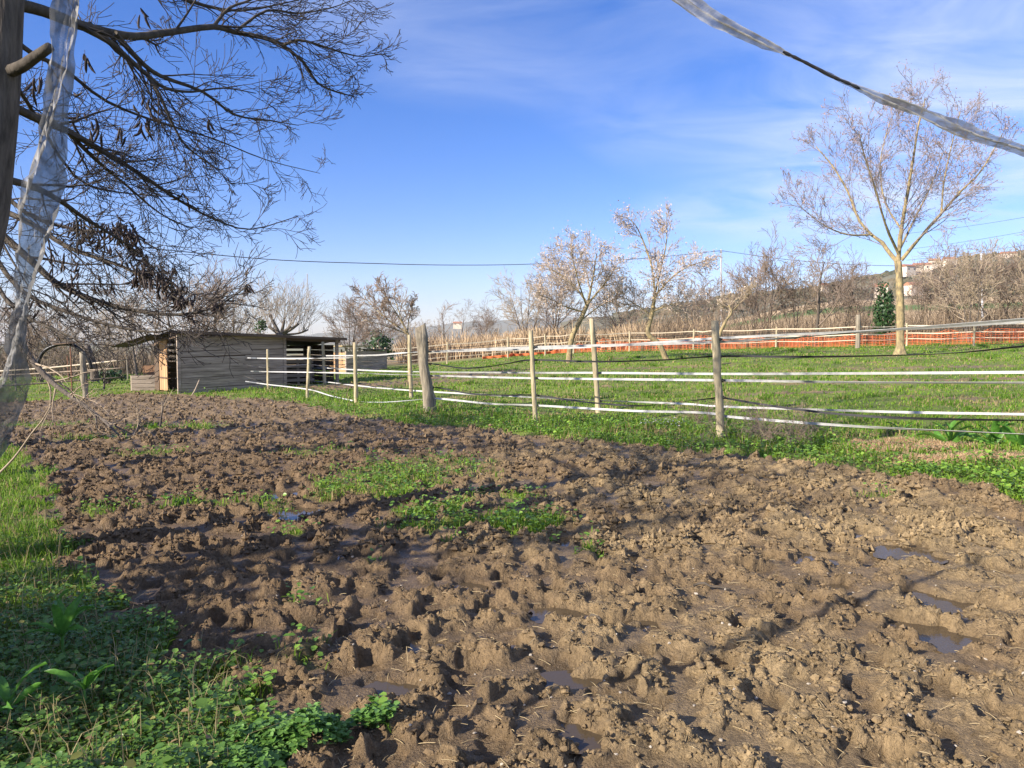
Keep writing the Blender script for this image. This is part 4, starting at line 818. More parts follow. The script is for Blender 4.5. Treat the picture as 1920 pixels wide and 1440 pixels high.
ridge('hillside', [(1050, 612), (1150, 598), (1330, 568), (1420, 556), (1500, 552), (1600, 530), (1700, 508), (1800, 492), (1920, 478), (2300, 450), (2800, 440)], 380, 640, M['hillwood'], 'wooded hillside rising at the right', 6)
ridge('far_hill', [(-900, 650), (-200, 646), (300, 640), (560, 632), (640, 624), (760, 618), (900, 604), (1000, 600), (1150, 596), (1400, 590), (1700, 588)], 1700, 2600, M['hillfar'], 'low distant hill along the horizon', 8)
# canopy of the hill wood: crowns too far to count
n = 5200; px = RNG.uniform(1150, 2100, n); t = RNG.random(n) ** .7; yy = 380 + 262 * t
ytop = np.interp(px, [1050, 1150, 1330, 1420, 1500, 1600, 1700, 1800, 1920, 2300], [612, 598, 568, 556, 552, 530, 508, 492, 478, 450])
zz = -4 + (EYE + (640 - ytop) / F * 640 + 4) * t ** .8 + 2
keep = fbm(px / 60, yy / 60, 131, 3) > -.12; px, yy, zz = px[keep], yy[keep], zz[keep]; n = len(px)
sz = RNG.uniform(1.6, 4.2, n)
Vc = ICO[None] * RNG.uniform(.6, 1.3, (n, 12, 1)) * sz[:, None, None] + np.stack([(px - 960) / F * yy, yy, zz], -1)[:, None, :]
tag(mk('hill_wood', Vc.reshape(-1, 3), None, (ICOT[None] + 12 * np.arange(n)[:, None, None]).reshape(-1, 3), M['crumb'], None, False, np.repeat(lerp((0.045, 0.055, 0.025), (0.15, 0.12, 0.07), RNG.random(n)), 12, 0)), 'dark trees covering the far hillside', None, None, 'stuff')
def house(px, py, Y, wd, ht, label):
    wd *= .72; ht *= .75
    p = P(px, py, Y); e0 = empty('house', p, label, 'house', 'houses on the hillside', rnd.uniform(-.4, .4)); d = wd * .7
    V, q = boxes([box(-wd / 2, wd / 2, -d / 2, d / 2, -3, ht)]); mk('wall', V, q, None, M['housewall'], e0)
    r = [(-wd / 2 - .4, -d / 2 - .4, ht), (wd / 2 + .4, -d / 2 - .4, ht), (wd / 2 + .4, d / 2 + .4, ht), (-wd / 2 - .4, d / 2 + .4, ht), (-wd / 2 - .4, 0, ht + 1.9), (wd / 2 + .4, 0, ht + 1.9)]
    mk('roof', r, [(0, 1, 5, 4), (2, 3, 4, 5), (0, 3, 2, 1)], [(0, 4, 3), (1, 2, 5)], M['houseroof'], e0)
    for k in (-.28, .28):
        V, q = boxes([box(k * wd - .5, k * wd + .5, -d / 2 - .06, -d / 2 + .1, ht * .45, ht * .75)]); mk('window', V, q, None, M['windowdark'], e0)
for a in ((1652, 548, 430, 9, 4, 'leftmost pale house low on the hillside'), (1702, 512, 560, 13, 6, 'pale house on the slope just right of the tall trunk'), (1728, 509, 570, 16, 6, 'widest pale house on the slope right of the tall trunk'), (1752, 502, 590, 10, 7, 'tall narrow pale house near the ridge'), (1780, 497, 600, 12, 6, 'pale house highest up, left of the grey pole'), (1712, 545, 440, 12, 4, 'low pale house among the trees right of the tall trunk'), (1890, 487, 600, 14, 6, 'pale house near the ridge at the right edge'), (1545, 543, 560, 8, 4, 'small pale house on the ridge left of the tall tree'), (858, 612, 900, 14, 5, 'small pale house on the low ridge above the reeds')): house(*a)

# ------------------------------------------------------------------ posts and tapes
def post(name, bpx, tpx, wpx, parent, material='post', rough=.06, seed=0, tilt_top=0.0):
    g = G(*bpx); tp = P(*tpx, g.y); r = wpx / 2 * g.y / F; rr = np.random.default_rng(seed); T = Tubes(); n = 8; pts = []; rad = []
    for i in range(n):
        t = i / (n - 1); pts.append(vec(g) * (1 - t) + vec(tp) * t + np.append(rr.normal(size=2) * r * rough * (0 < i < n - 1), 0) - vec((0, 0, .12 * (i == 0)))); rad.append(r * (1.06 - .12 * t) * (1 + rr.normal() * rough * .5))
    T.add(pts, rad, 11); V, Q2, T2 = T.mesh(); V = V + rr.normal(size=V.shape) * r * rough; k = V[:, 2] > tp.z - .02
    V[k, 2] += (V[k, 0] - tp.x) * tilt_top + rr.normal(size=int(k.sum())) * r * .12
    V = V - np.array(parent.location); return mk(name, V, Q2, T2, M[material], parent, True), g, tp
def at_line(px, L):
    a, _ = ray(px, 640)
    for (x1, y1), (x2, y2) in zip(L[:-1], L[1:]):
        den = (x2 - x1) - a * (y2 - y1)
        if abs(den) < 1e-9: continue
        s = (a * y1 - x1) / den
        if -1e-6 <= s <= 1 + 1e-6: return y1 + s * (y2 - y1)
    return None
def ribbon(pts, widths, name, material, parent, normal=(0.6, -0.8, 0), twist=None, th=.003):
    p = [vec(q) for q in pts]; V = []; n = len(p)
    for i in range(n):
        d = p[min(i + 1, n - 1)] - p[max(i - 1, 0)]; d /= np.linalg.norm(d); nn = vec(normal); nn -= d * (nn @ d); nn /= np.linalg.norm(nn); u = np.cross(nn, d)
        if u[2] < 0: u = -u
        a = twist[i] if twist is not None else 0; u, nn = u * math.cos(a) + nn * math.sin(a), nn * math.cos(a) - u * math.sin(a); w2 = widths[i] / 2
        V += [p[i] - u * w2 - nn * th / 2, p[i] + u * w2 - nn * th / 2, p[i] + u * w2 + nn * th / 2, p[i] - u * w2 + nn * th / 2]
    i = 4 * np.arange(n - 1)[:, None]; k = np.arange(4)[None]; k2 = (k + 1) % 4
    Q2 = np.stack([i + k, i + k2, i + 4 + k2, i + 4 + k], -1).reshape(-1, 4); Q2 = np.concatenate([Q2, [[0, 3, 2, 1]], [[4 * n - 4, 4 * n - 3, 4 * n - 2, 4 * n - 1]]])
    off = np.array(parent.location) if parent else 0
    return mk(name, np.array(V) - off, Q2, None, M[material], parent)
def tape(pl, L, width, material, parent, name, seed=0, twisty=.35):
    pts = []
    for px, py in pl:
        Yd = at_line(px, L)
        if Yd: pts.append(P(px, py, Yd + .06))
    s = smooth_path(pts, 6); rr = np.random.default_rng(seed); t = np.arange(len(s)); tw = twisty * np.sin(t * .31 + rr.uniform(0, 6)) + twisty * .6 * np.sin(t * .11 + rr.uniform(0, 6))
    return ribbon(s, [width] * len(s), name, material, parent, twist=tw)
def knob(p, parent, s=.022):
    T = Tubes(); p = vec(p) - np.array(parent.location); T.add([p - [0, 0, s], p, p + [0, 0, s]], [s * .7, s, s * .7], 6); T.add([p, p + [.6 * s, -2.4 * s, 0]], [s * .5, s * .7], 6); return T.build('insulator', M['plastic_black'], parent)

ff = empty('front_fence', (0.4, 13.5, float(H(.4, 13.5))), 'front tape fence of white and black bands on round wooden posts', 'fence')
FP = [((503, 733), (502, 655), 5), ((576, 747), (580, 650), 6), ((668, 757), (665, 642), 7), ((806, 773), (787, 612), 21), ((1004, 792), (995, 620), 9), ((1352, 824), (1340, 602), 14.5)]
for k, (bp, tp, wpx) in enumerate(FP):
    o, g, t = post('post', bp, tp, wpx, ff, 'post_old' if k == 3 else 'post', .10 if k == 3 else .05, 200 + k, .35 if k == 3 else 0)
    if k == 3: o['label'] = 'thick weathered split post leaning to the left'
    hts = {3: (642, 683, 705, 727), 4: (652, 675, 709, 741), 5: (636, 668, 713, 745)}.get(k, ())
    for h in hts:
        f = (h - tp[1]) / (bp[1] - tp[1]); x = tp[0] + f * (bp[0] - tp[0]) + wpx * .55; knob(P(x, h, g.y + .02), o) if False else None
        q = P(x, h, g.y); kb = knob(q, ff); kb.parent = o; kb.location = (0, 0, 0)
FL = FRONTXY
post('post', (2112, 905), (2104, 560), 20, ff, 'post', .05, 231)
Wt = .034
tape([(464, 671), (503, 672), (577, 672), (667, 670), (797, 660), (1000, 651), (1350, 641), (1620, 622), (1930, 598), (2110, 583)], FL, Wt * 1.15, 'tape_white', ff, 'tape', 1, .12)
tape([(456, 682), (470, 686), (503, 689), (540, 687), (578, 683), (610, 688), (632, 691), (665, 684), (700, 690), (768, 692), (795, 684), (810, 682), (865, 690), (910, 688), (955, 681), (998, 675), (1115, 678), (1240, 675), (1347, 668), (1500, 669), (1690, 666), (1800, 661), (1930, 648), (2110, 632)], FL, Wt * .85, 'tape_black', ff, 'tape', 2, .3)
tape([(470, 696), (503, 697), (577, 698), (667, 700), (800, 704), (1000, 709), (1348, 713), (1620, 717), (1930, 718), (2110, 720)], FL, Wt, 'tape_white', ff, 'tape', 3, .25)
tape([(457, 705), (480, 712), (503, 716), (577, 722), (667, 719), (700, 725), (768, 729), (800, 728), (822, 727), (880, 738), (940, 741), (1001, 741), (1060, 749), (1120, 756), (1200, 761), (1270, 754), (1335, 747), (1350, 745), (1440, 760), (1560, 775), (1700, 784), (1930, 788), (2110, 786)], FL, Wt * .85, 'tape_black', ff, 'tape', 4, .5)
tape([(460, 715), (503, 721), (577, 730), (620, 742), (668, 752), (720, 754), (803, 748), (830, 748), (920, 757), (1003, 760), (1180, 770), (1300, 773), (1349, 777), (1375, 782), (1600, 799), (1930, 815), (2110, 826)], FL, Wt, 'tape_white', ff, 'tape', 5, .35)
rf2 = empty('rear_fence', (1.6, 15.5, float(H(1.6, 15.5))), 'second tape fence of white bands on wooden posts just behind the front one', 'fence')
RP = [((609, 722), (605, 641), 6), ((771, 748), (767, 628), 7), ((1122, 773), (1109, 598), 10)]; RXY = []
for k, (bp, tp, wpx) in enumerate(RP):
    o, g, t = post('post', bp, tp, wpx, rf2, 'post', .05, 240 + k); RXY.append((g.x, g.y))
    if k == 2:
        for h in (640, 700, 752):
            f = (h - 598) / 175; q = P(1109 + 13 * f + 6, h, g.y); kb = knob(q, rf2); kb.parent = o
RXY = [(RXY[0][0] - 4.5, RXY[0][1] + 6)] + RXY + [(7.9, 9.2), (11, 6)]
tape([(530, 667), (608, 667), (700, 666), (769, 661), (940, 656), (1115, 650), (1350, 634), (1620, 621), (1930, 603), (2178, 588)], RXY, .04, 'tape_white', rf2, 'tape', 11, .3)
tape([(532, 691), (608, 690), (660, 693), (769, 697), (1003, 699), (1116, 699), (1350, 701), (1620, 700), (1930, 698), (2178, 698)], RXY, .04, 'tape_white', rf2, 'tape', 12, .25)
tape([(535, 713), (608, 716), (660, 722), (770, 732), (1003, 745), (1119, 751), (1280, 757), (1350, 762), (1530, 768), (1700, 773), (1930, 777), (2178, 782)], RXY, .036, 'tape_white', rf2, 'tape', 13, .6)
post('post', (2182, 858), (2176, 570), 16, rf2, 'post', .05, 251)
# far fence with pale tapes in front of the orange net
fx = empty('far_fence', S(1300, 44), 'far fence of thin beige tapes on small posts beyond the pasture', 'fence')
FX = [(640, 41), (700, 42), (838, 43), (952, 44), (1022, 44), (1075, 44), (1180, 45), (1300, 44.5), (1335, 44), (1455, 43), (1608, 40), (1700, 41), (1826, 39), (1990, 38)]
fl = []
for k, (px, Yd) in enumerate(FX):
    g = S(px, Yd); fl.append(g); T = Tubes(); hgt = 1.25 if px != 1608 else 1.75; r = .05 if px != 1608 else .13
    T.add([vec(g - fx.location) - [0, 0, .1], vec(g - fx.location) + [.02, 0, hgt * .5], vec(g - fx.location) + [.03 * math.sin(k), 0, hgt]], [r, r * .95, r * .9], 8); T.build('post', M['post'] if px != 1608 else M['post_old'], fx)
for hgt, mt, wd in ((1.12, 'tape_beige', .045), (.92, 'tape_black', .03), (.72, 'tape_beige', .045), (.42, 'tape_beige', .03)):
    pts = []
    for a, b in zip(fl[:-1], fl[1:]): pts += [a + Vector((0, 0, hgt)), (a + b) / 2 + Vector((0, 0, hgt - .05))]
    s = smooth_path([vec(p) for p in pts] + [vec(fl[-1]) + [0, 0, hgt]], 3); ribbon(s, [wd] * len(s), 'tape', mt, fx, (0, -1, 0))
# fence left of the shed: three rails on thin posts
lf = empty('left_fence', S(140, 28), 'old rail fence left of the shed with rusty stakes', 'fence')
for k, (px, py0, py1, mt) in enumerate(((135, 735, 650, 'rust'), (129, 716, 667, 'rust'), (30, 735, 672, 'post_old'), (-60, 740, 672, 'post_old'), (240, 712, 670, 'post_old'))):
    g = G(px, py0); T = Tubes(); T.add([vec(g) - [0, 0, .1] - vec(lf.location), vec(P(px - 3, py1, g.y)) - vec(lf.location)], [.03, .028], 6); T.build('stake', M[mt], lf)
for pl, mt in (([(-80, 700), (47, 693), (140, 685), (233, 675)], 'tape_beige'), ([(-80, 706), (42, 702), (140, 696), (233, 690)], 'stick'), ([(-80, 727), (30, 722), (140, 714), (233, 707)], 'bark_dark')):
    T = Tubes(); s = smooth_path([vec(P(a, b, 28.3)) - vec(lf.location) for a, b in pl], 3); T.add(s, [.028] * len(s), 6); T.build('rail', M[mt], lf)
eg = G(160, 747); e0 = empty('old_post', eg, 'thick weathered wooden post beside the arched black pipe', 'post'); post('shaft', (161, 747), (154, 660), 11, e0, 'post_old', .12, 300)
p0 = S(178, 29); e0 = empty('tree_stump', p0, 'leaning sawn-off stump behind the arched black pipe', 'stump'); T = Tubes(); s = smooth_path([vec(P(178, 715, 29)), vec(P(176, 690, 29)), vec(P(168, 665, 29)), vec(P(162, 649, 29))], 3); T.add(s, list(np.linspace(.16, .12, len(s))), 9); part_at(T, 'trunk', M['bark_grey'], e0)
T = Tubes(); s = smooth_path([P(68, 690, 27), P(80, 662, 27), (P(97, 650, 27)), P(118, 645, 27), P(138, 648, 27), P(156, 660, 27), P(167, 675, 27), P(172, 692, 27)], 5); T.add(s, [.06] * len(s), 8)
tag(T.build('arched_pipe', M['plastic_black']), 'black plastic pipe bent in an arch at the left fence', 'pipe')
V, q = boxes([beam(P(102, 645.5, 26.9), P(160, 640.5, 26.9), .18, .05)]); tag(mk('loose_board', V, q, None, M['plank_dark']), 'loose dark board lying across the arched pipe', 'board')

# ------------------------------------------------------------------ orange safety net
ng = empty('safety_net', S(1500, 47), 'sagging orange plastic safety net beyond the pasture', 'barrier')
NL = [(905, 47.5), (960, 47.5), (1050, 48), (1085, 47.5), (1130, 47), (1225, 47), (1320, 46.5), (1420, 46), (1470, 46), (1520, 45), (1600, 44), (1690, 44), (1780, 43), (1860, 42), (1990, 41)]
TOPH = [.15, .2, .3, .55, .8, .75, .85, .75, .5, .8, .75, .8, .85, .85, .9]
for px, Yd in NL[2:]:
    g = S(px, Yd) - ng.location; T = Tubes(); T.add([vec(g) - [0, 0, .1], vec(g) + [0, 0, 1.1]], [.02, .018], 5); T.build('stake', M['rust'], ng)
cols = []
for j in range(len(NL) - 1):
    a, b = S(*NL[j]), S(*NL[j + 1]); m = max(6, int((b - a).length / .10)); 
    for i in range(m):
        t = i / m; g = a * (1 - t) + b * t; sag = .22 * math.sin(math.pi * t) * (1 + .4 * math.sin(j * 2.3)); top = TOPH[j] * (1 - t) + TOPH[j + 1] * t - sag
        cols.append((vec(g - ng.location) + [0, .10 * math.sin(g.x * 3.1) + .05 * math.sin(g.x * 11), .03], max(top, .12)))
T = Tubes(); R = 8
for k, (c, top) in enumerate(cols):
    if k % 2 == 0: T.add([c, c + [0, .03, top * .5], c + [0, 0, top]], [.016] * 3, 3)
for r in range(R):
    for s0 in range(0, len(cols) - 1, 12):
        seg = cols[s0:s0 + 13]
        if len(seg) > 1: T.add([c + [0, .012 * math.sin(i + r), top * r / (R - 1)] for i, (c, top) in enumerate(seg)], [.017] * len(seg), 3)
T.build('mesh_sheet', M['orange'], ng)

# ------------------------------------------------------------------ the sheds
def shed_frame(Apx, Bpx):
    A, B = G(*Apx), G(*Bpx); d = Vector((B.x - A.x, B.y - A.y, 0)); return A, B, d.length, math.atan2(d.y, d.x)
A, B, LS, RZ = shed_frame((336, 739), (634, 719))
sh = empty('shed', A, 'long low wooden shed with plank wall, open doorway and open right bay', 'shed', None, RZ)
du = Vector((math.cos(RZ), math.sin(RZ)))
def sx(px):
    a, _ = ray(px, 640); return (a * A.y - A.x) / (du.x - a * du.y)
def sz(px, py):
    t = sx(px); Yd = A.y + du.y * t; return P(px, py, Yd).z - A.z
xw = sx(530); zt0, zt1 = sz(340, 622), sz(634, 636); zend = sz(530, 630); D = 2.9; gB = B.z - A.z
def ztop(x): return zt0 + (zt1 - zt0) * x / LS
nrow = 11; rs = np.random.default_rng(5); ph = ztop(xw) / nrow
for r in range(nrow):
    z0 = r * ph + .0; z1 = (r + 1) * ph - .012; cuts = [.06] + ([xw * rs.uniform(.3, .7)] if rs.random() < .6 else []) + [xw]
    for a, b in zip(cuts[:-1], cuts[1:]):
        jz = rs.normal() * .006; y0 = -.02 + rs.normal() * .006; zz1 = z1 if r < nrow - 1 else z1 + .0
        v = box(a + .004, b - .004, y0 - .022, y0, z0 + jz, zz1 + jz); v[[1, 2, 5, 6], 2] += rs.normal() * .014; v[:, 2] += gB * v[:, 0] / LS
        if r == nrow - 1 and a < .1 and False: continue
        mk('plank', v, BOXQ, None, M['plank_grey'], sh)
mk('gap_blocker', box(.07, xw - .01, -.012, -.002, .02, nrow * ph - .02), BOXQ, None, M['plank_dark'], sh)  # dark panel added behind the planks to block daylight through their gaps
# gable filler boards above, rising to the eaves, with the dark slot left open near the top
for a, b in ((.06, sx(368)), (sx(437), xw)):
    v = box(a + .004, b - .004, -.045, -.02, nrow * ph, 0); v[4:, 2] = [ztop(t) - .03 for t in v[4:, 0]]
    if v[4:, 2].min() > nrow * ph + .02: mk('plank', v, BOXQ, None, M['plank_grey'], sh)
def sbox(name, bl, m): V, q = boxes(bl); return mk(name, V, q, None, M[m], sh)
for xx in (.0, xw + .05, LS - .05): sbox('post', [beam((xx, -.03, -.1), (xx, -.03, ztop(xx) - .02), .10, .10)], 'plank_grey')
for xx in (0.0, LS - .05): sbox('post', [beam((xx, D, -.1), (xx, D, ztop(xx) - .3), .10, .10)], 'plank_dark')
sbox('eaves_beam', [beam((-.2, .05, zt0 - .07), (LS + .1, .05, zt1 - .07), .08, .12)], 'plank_dark')
# back wall: boards with gaps of daylight in the right bay
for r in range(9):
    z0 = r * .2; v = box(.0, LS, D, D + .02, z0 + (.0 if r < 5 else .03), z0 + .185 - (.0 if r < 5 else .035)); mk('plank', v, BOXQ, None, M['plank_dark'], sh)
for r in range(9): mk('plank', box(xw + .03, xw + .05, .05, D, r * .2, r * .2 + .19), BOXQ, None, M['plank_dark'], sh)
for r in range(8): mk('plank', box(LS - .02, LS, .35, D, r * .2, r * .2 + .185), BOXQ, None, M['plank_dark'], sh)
# left end: doorway, half-open lit door of upright boards, boards beyond it
end = [(.16, .20), (1.62, 1.66)]
dr = empty('door', (0, 0, 0)); dr.parent = sh; dr.location = (-.05, 2.12, 0); dr.rotation_euler = (0, 0, math.radians(4))
for k in range(4): mk('door_board', box(-.03, 0, -.20 * k - .192, -.20 * k, .04 + .012 * (k % 2), zt0 - .34 + .03 * k), BOXQ, None, M['plank_warm'], dr)
for zz_ in (.45, 1.3): mk('hinge', box(-.05, -.031, -.76, -.05, zz_, zz_ + .05), BOXQ, None, M['plank_dark'], dr)
for zz_ in (.5, 1.1): mk('hinge', box(-.075, -.056, -.02, .14, zz_, zz_ + .03), BOXQ, None, M['plastic_black'], sh)
for y0 in (2.36, 2.55, 2.74): mk('plank', box(-.05, -.03, y0, y0 + .17, .0, zt0 - .35), BOXQ, None, M['plank_dark'], sh)
sbox('lintel', [beam((-.03, 0, zt0 - .14), (-.03, D, zt0 - .32), .05, .10)], 'plank_dark')
# roof: corrugated sheets, laid side by side and sloping to the back
ns = 9; wS = (LS + .5) / ns; nx = 13; sv = []; 
for j in range(2):
    for i in range(nx): sv.append((i / (nx - 1) * wS * 1.04, -.35 if j == 0 else D + .3, .018 * math.sin(i * math.pi / 1.5) - (0 if j == 0 else .30)))
n2_ = len(sv); sv += [(a, b, c - .012) for a, b, c in sv]; sq = []
for i in range(nx - 1): sq += [(i, i + 1, nx + i + 1, nx + i), (n2_ + i, n2_ + nx + i, n2_ + nx + i + 1, n2_ + i + 1), (i, n2_ + i, n2_ + i + 1, i + 1), (nx + i, nx + i + 1, n2_ + nx + i + 1, n2_ + nx + i)]
pr_ = mk('roof_sheet', sv, sq, None, M['roof'], sh, True); slope = math.atan2(zt1 - zt0, LS)
for k in range(ns):
    o = pr_ if k == 0 else inst('roof_sheet', pr_, sh); xx = -.3 + k * wS; o.location = (xx, 0, ztop(xx) + .03 + .006 * (k % 2)); o.rotation_euler = (0, -slope, 0)
o = inst('roof_sheet', pr_, sh); o['label'] = 'loose roof sheet jutting out past the left end'; o.location = (-.75, 1.2, zt0 - .10); o.rotation_euler = (math.radians(-2), math.radians(1), math.radians(7)); o.scale = (.9, 1.05, 1)
sbox('fascia', [beam((-.25, -.37, zt0 + .0), (LS + .2, -.37, zt1 + .0), .025, .09)], 'plank_dark')
# things inside the right bay
e0 = empty('pallet', Vector((A.x + du.x * (xw + 1.0) - du.y * 1.0, A.y + du.y * (xw + 1.0) + du.x * 1.0, A.z + gB * .8)), 'grey pallet leaning inside the open bay of the long shed', 'pallet', None, RZ)
for k in range(6): mk('slat', box(-.6, .6, -.01 + .02 * k, .012 + .02 * k, .1 + .17 * k, .21 + .17 * k), BOXQ, None, M['plank_grey'], e0)
for k in (-.5, 0, .5): v = box(k - .04, k + .04, 0, .06, 0, 1.05); v[4:, 1] += .1; v[:, 1] += .03; mk('batten', v, BOXQ, None, M['plank_grey'], e0)

# small far shed
A2, B2 = S(650, 40), S(724, 42); s2 = empty('small_shed', A2, 'small low grey shed in the pasture right of the long one', 'shed', None, math.atan2(B2.y - A2.y, B2.x - A2.x)); L2 = (B2 - A2).length
for r in range(6):
    for c in range(2): mk('plank', box(c * L2 / 2 + .005, (c + 1) * L2 / 2 - .005, -.02, 0, r * .19, r * .19 + .18), BOXQ, None, M['plank_grey'], s2)
for r in range(5): mk('plank', box(-.02, 0, .03, 1.5, r * .22, r * .22 + .17), BOXQ, None, M['plank_warm'], s2)
for xx in (0, L2 * .33, L2): mk('post', box(xx - .05, xx + .05, .0, .1, -.1, 1.32), BOXQ, None, M['plank_grey'], s2)
v = box(-.5, L2 * .55, -.3, 1.7, 1.33, 1.38); v[[0, 1, 4, 5], 2] += .06; mk('roof', v, BOXQ, None, M['straw'], s2)
v = box(L2 * .56, L2 + .3, -.2, 1.7, 1.20, 1.24); mk('roof', v, BOXQ, None, M['roof'], s2)

# crates by the shed door
cg = G(272, 733); c1 = empty('wooden_crate', cg, 'grey board crate with pale left side beside the shed door', 'crate', None, math.radians(8))
for r in range(4): mk('slat', box(-.45, .45, -.02, 0, r * .14, r * .14 + .125), BOXQ, None, M['plank_grey'], c1); mk('slat', box(-.45, .45, .62, .64, r * .14, r * .14 + .125), BOXQ, None, M['plank_grey'], c1)
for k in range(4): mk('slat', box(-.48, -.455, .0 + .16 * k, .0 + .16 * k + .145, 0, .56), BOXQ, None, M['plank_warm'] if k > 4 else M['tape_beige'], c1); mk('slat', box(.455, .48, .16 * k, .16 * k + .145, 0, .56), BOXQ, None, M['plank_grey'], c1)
c2 = empty('pallet_box', cg + Vector((.02, .95, 0)), 'dark brown open pallet box behind the grey crate', 'crate', None, math.radians(-4))
for r in range(5): mk('slat', box(-.55, .5, -.02, 0, r * .18, r * .18 + .16), BOXQ, None, M['plank_brown'], c2); mk('slat', box(-.55, .5, .5, .52, r * .18, r * .18 + .16), BOXQ, None, M['plank_brown'], c2)
for xx in (-.57, .5):
    for r in range(5): mk('slat', box(xx, xx + .02, 0, .5, r * .18, r * .18 + .16), BOXQ, None, M['plank_brown'], c2)

# ------------------------------------------------------------------ poles, cable, pylon
def wire(name, pl, r, label, cat='cable'):
    T = Tubes(); s = smooth_path(V3(pl), 8); T.add(s, [r] * len(s), 5); return tag(T.build(name, M['cable']), label, cat)
wire('overhead_cable', [(-300, 405, 60), (200, 457, 68), (500, 486, 78), (700, 494, 86), (850, 497, 94), (1000, 495, 103), (1200, 485, 112), (1352, 470, 120)], .042, 'long sagging dark cable running from the left to the line pole')
wire('overhead_cable', [(1352, 470, 120), (1480, 487, 116), (1620, 497, 112), (1800, 498, 106), (2000, 488, 100)], .038, 'dark cable running right from the line pole behind the tall tree')
for k, (y0, y1) in enumerate(((438, 402), (468, 428), (488, 455))): wire('overhead_cable', [(1700, y0, 150), (1830, (y0 + y1) / 2 + 2, 140), (2000, y1 - 8, 130)], .03, ('uppermost', 'middle', 'lowest')[k] + ' of the three faint thin cables right of the tall tree')
e0 = empty('line_pole', S(1352, 120), 'slim distant pole carrying the long cable', 'pole'); T = Tubes(); b = vec(e0.location); top = vec(P(1352, 467, 120)) - b; T.add([[0, 0, -.2], top * .5, top], [.16, .13, .10], 8); T.build('shaft', M['pole'], e0)
T = Tubes(); T.add([top - [.5, 0, .3], top + [.5, 0, -.3]], [.06, .06], 5); T.build('crossarm', M['metal'], e0)
e0 = empty('metal_pole', S(1842, 70), 'pale grey metal pole among the hedge trees at right', 'pole'); T = Tubes(); top = vec(P(1840, 478, 70)) - vec(e0.location); T.add([[0, 0, -.2], top * .5, top], [.10, .09, .075], 8); T.build('shaft', M['metal'], e0); T = Tubes(); T.add([top - [0, 0, .02], top + [0, 0, .14]], [.13, .11], 8); T.build('cap', M['metal'], e0)
pb = S(578, 520); pb.z = P(578, 640, 520).z; e0 = empty('pylon', pb, 'distant lattice power pylon beyond the pollarded tree', 'pylon'); hh = (640 - 515) / F * 520; T = Tubes()
def wz(z): return max(.25, 2.6 * (1 - z / hh) ** 1.1)
for sx_ in (-1, 1):
    for sy_ in (-1, 1): T.add([[sx_ * wz(z), sy_ * wz(z), z] for z in np.linspace(0, hh, 9)], [.14] * 9, 4)
for z in np.linspace(0, hh * .95, 16):
    z2 = z + hh / 17
    for s_ in (-1, 1): T.add([[wz(z), s_ * wz(z), z], [-wz(z2), s_ * wz(z2), z2]], [.07, .07], 3); T.add([[-wz(z), s_ * wz(z), z], [wz(z2), s_ * wz(z2), z2]], [.07, .07], 3)
T.build('mast', M['metal'], e0)
for z, a, b in ((hh * .80, -5.5, 1), (hh * .72, -1, 7.0), (hh * .60, -6.0, 1.2)):
    T = Tubes(); T.add([[a, 0, z], [0, 0, z + 1.8]], [.1, .1], 4); T.add([[b, 0, z], [0, 0, z + 1.8]], [.1, .1], 4); T.add([[a, 0, z], [b, 0, z]], [.1, .1], 4); T.build('arm', M['metal'], e0)
    T = Tubes(); ee_ = a if abs(a) > abs(b) else b; T.add([[ee_, 0, z], [ee_, 0, z - 3]], [.12, .12], 4); T.build('insulator_string', M['metal'], e0)

# ------------------------------------------------------------------ near: hanging netting strips
def net_strip(name, path, label, seed, depthf=.35, cat='netting', folds=3.0, material='netting', wmul=1.0):
    rr = np.random.default_rng(seed); pts = smooth_path([P(a, b, Yd) for a, b, Yd, _ in path], 7); wd = np.interp(np.linspace(0, len(path) - 1, len(pts)), range(len(path)), [wmul * p[3] * p[2] / F for p in path]); m = 15; V = []
    ph0 = rr.uniform(0, 6)
    for i, p in enumerate(pts):
        d = pts[min(i + 1, len(pts) - 1)] - pts[max(i - 1, 0)]; d /= np.linalg.norm(d); s = np.cross(d, [0, 1, 0]); s /= np.linalg.norm(s); nrm = np.cross(s, d)
        for k in range(m):
            u = k / (m - 1) * 2 - 1; tw = .9 * math.sin(i * .10 + ph0); x_ = u * (1 - .25 * abs(math.sin(i * .13 + 1))) ; dep = depthf * math.sin(u * folds + i * .16 + ph0) + .5 * tw * u + .16 * math.sin(u * 9 + i * .5) + .12 * math.sin(u * 17 - i * .9) + .05 * rr.normal()
            edge = 1 + .07 * math.sin(i * 1.7 + k) * (abs(u) > .95)
            V.append(p + s * x_ * edge * wd[i] / 2 + nrm * dep * wd[i] / 2)
    n = len(pts); i = np.arange(n - 1)[:, None] * m + np.arange(m - 1)[None, :]
    o = mk(name, np.array(V), np.stack([i, i + 1, i + m + 1, i + m], -1).reshape(-1, 4), None, M[material], None, True); return tag(o, label, cat)
net_strip('netting_strip', [(122, -160, 2.1, 46), (128, -60, 2.1, 45), (128, 0, 2.1, 44), (119, 100, 2.1, 42), (104, 200, 2.08, 50), (86, 300, 2.06, 64), (68, 400, 2.04, 80), (60, 480, 2.03, 72), (46, 560, 2.02, 54), (33, 620, 2.0, 48), (26, 680, 2.0, 58), (14, 740, 2.0, 66), (-14, 810, 2.0, 62), (-60, 900, 2.0, 56), (-110, 1000, 2.0, 50), (-160, 1150, 1.95, 45)], 'crumpled netting strip hanging down the left edge, coloured grey as in shade', 31)
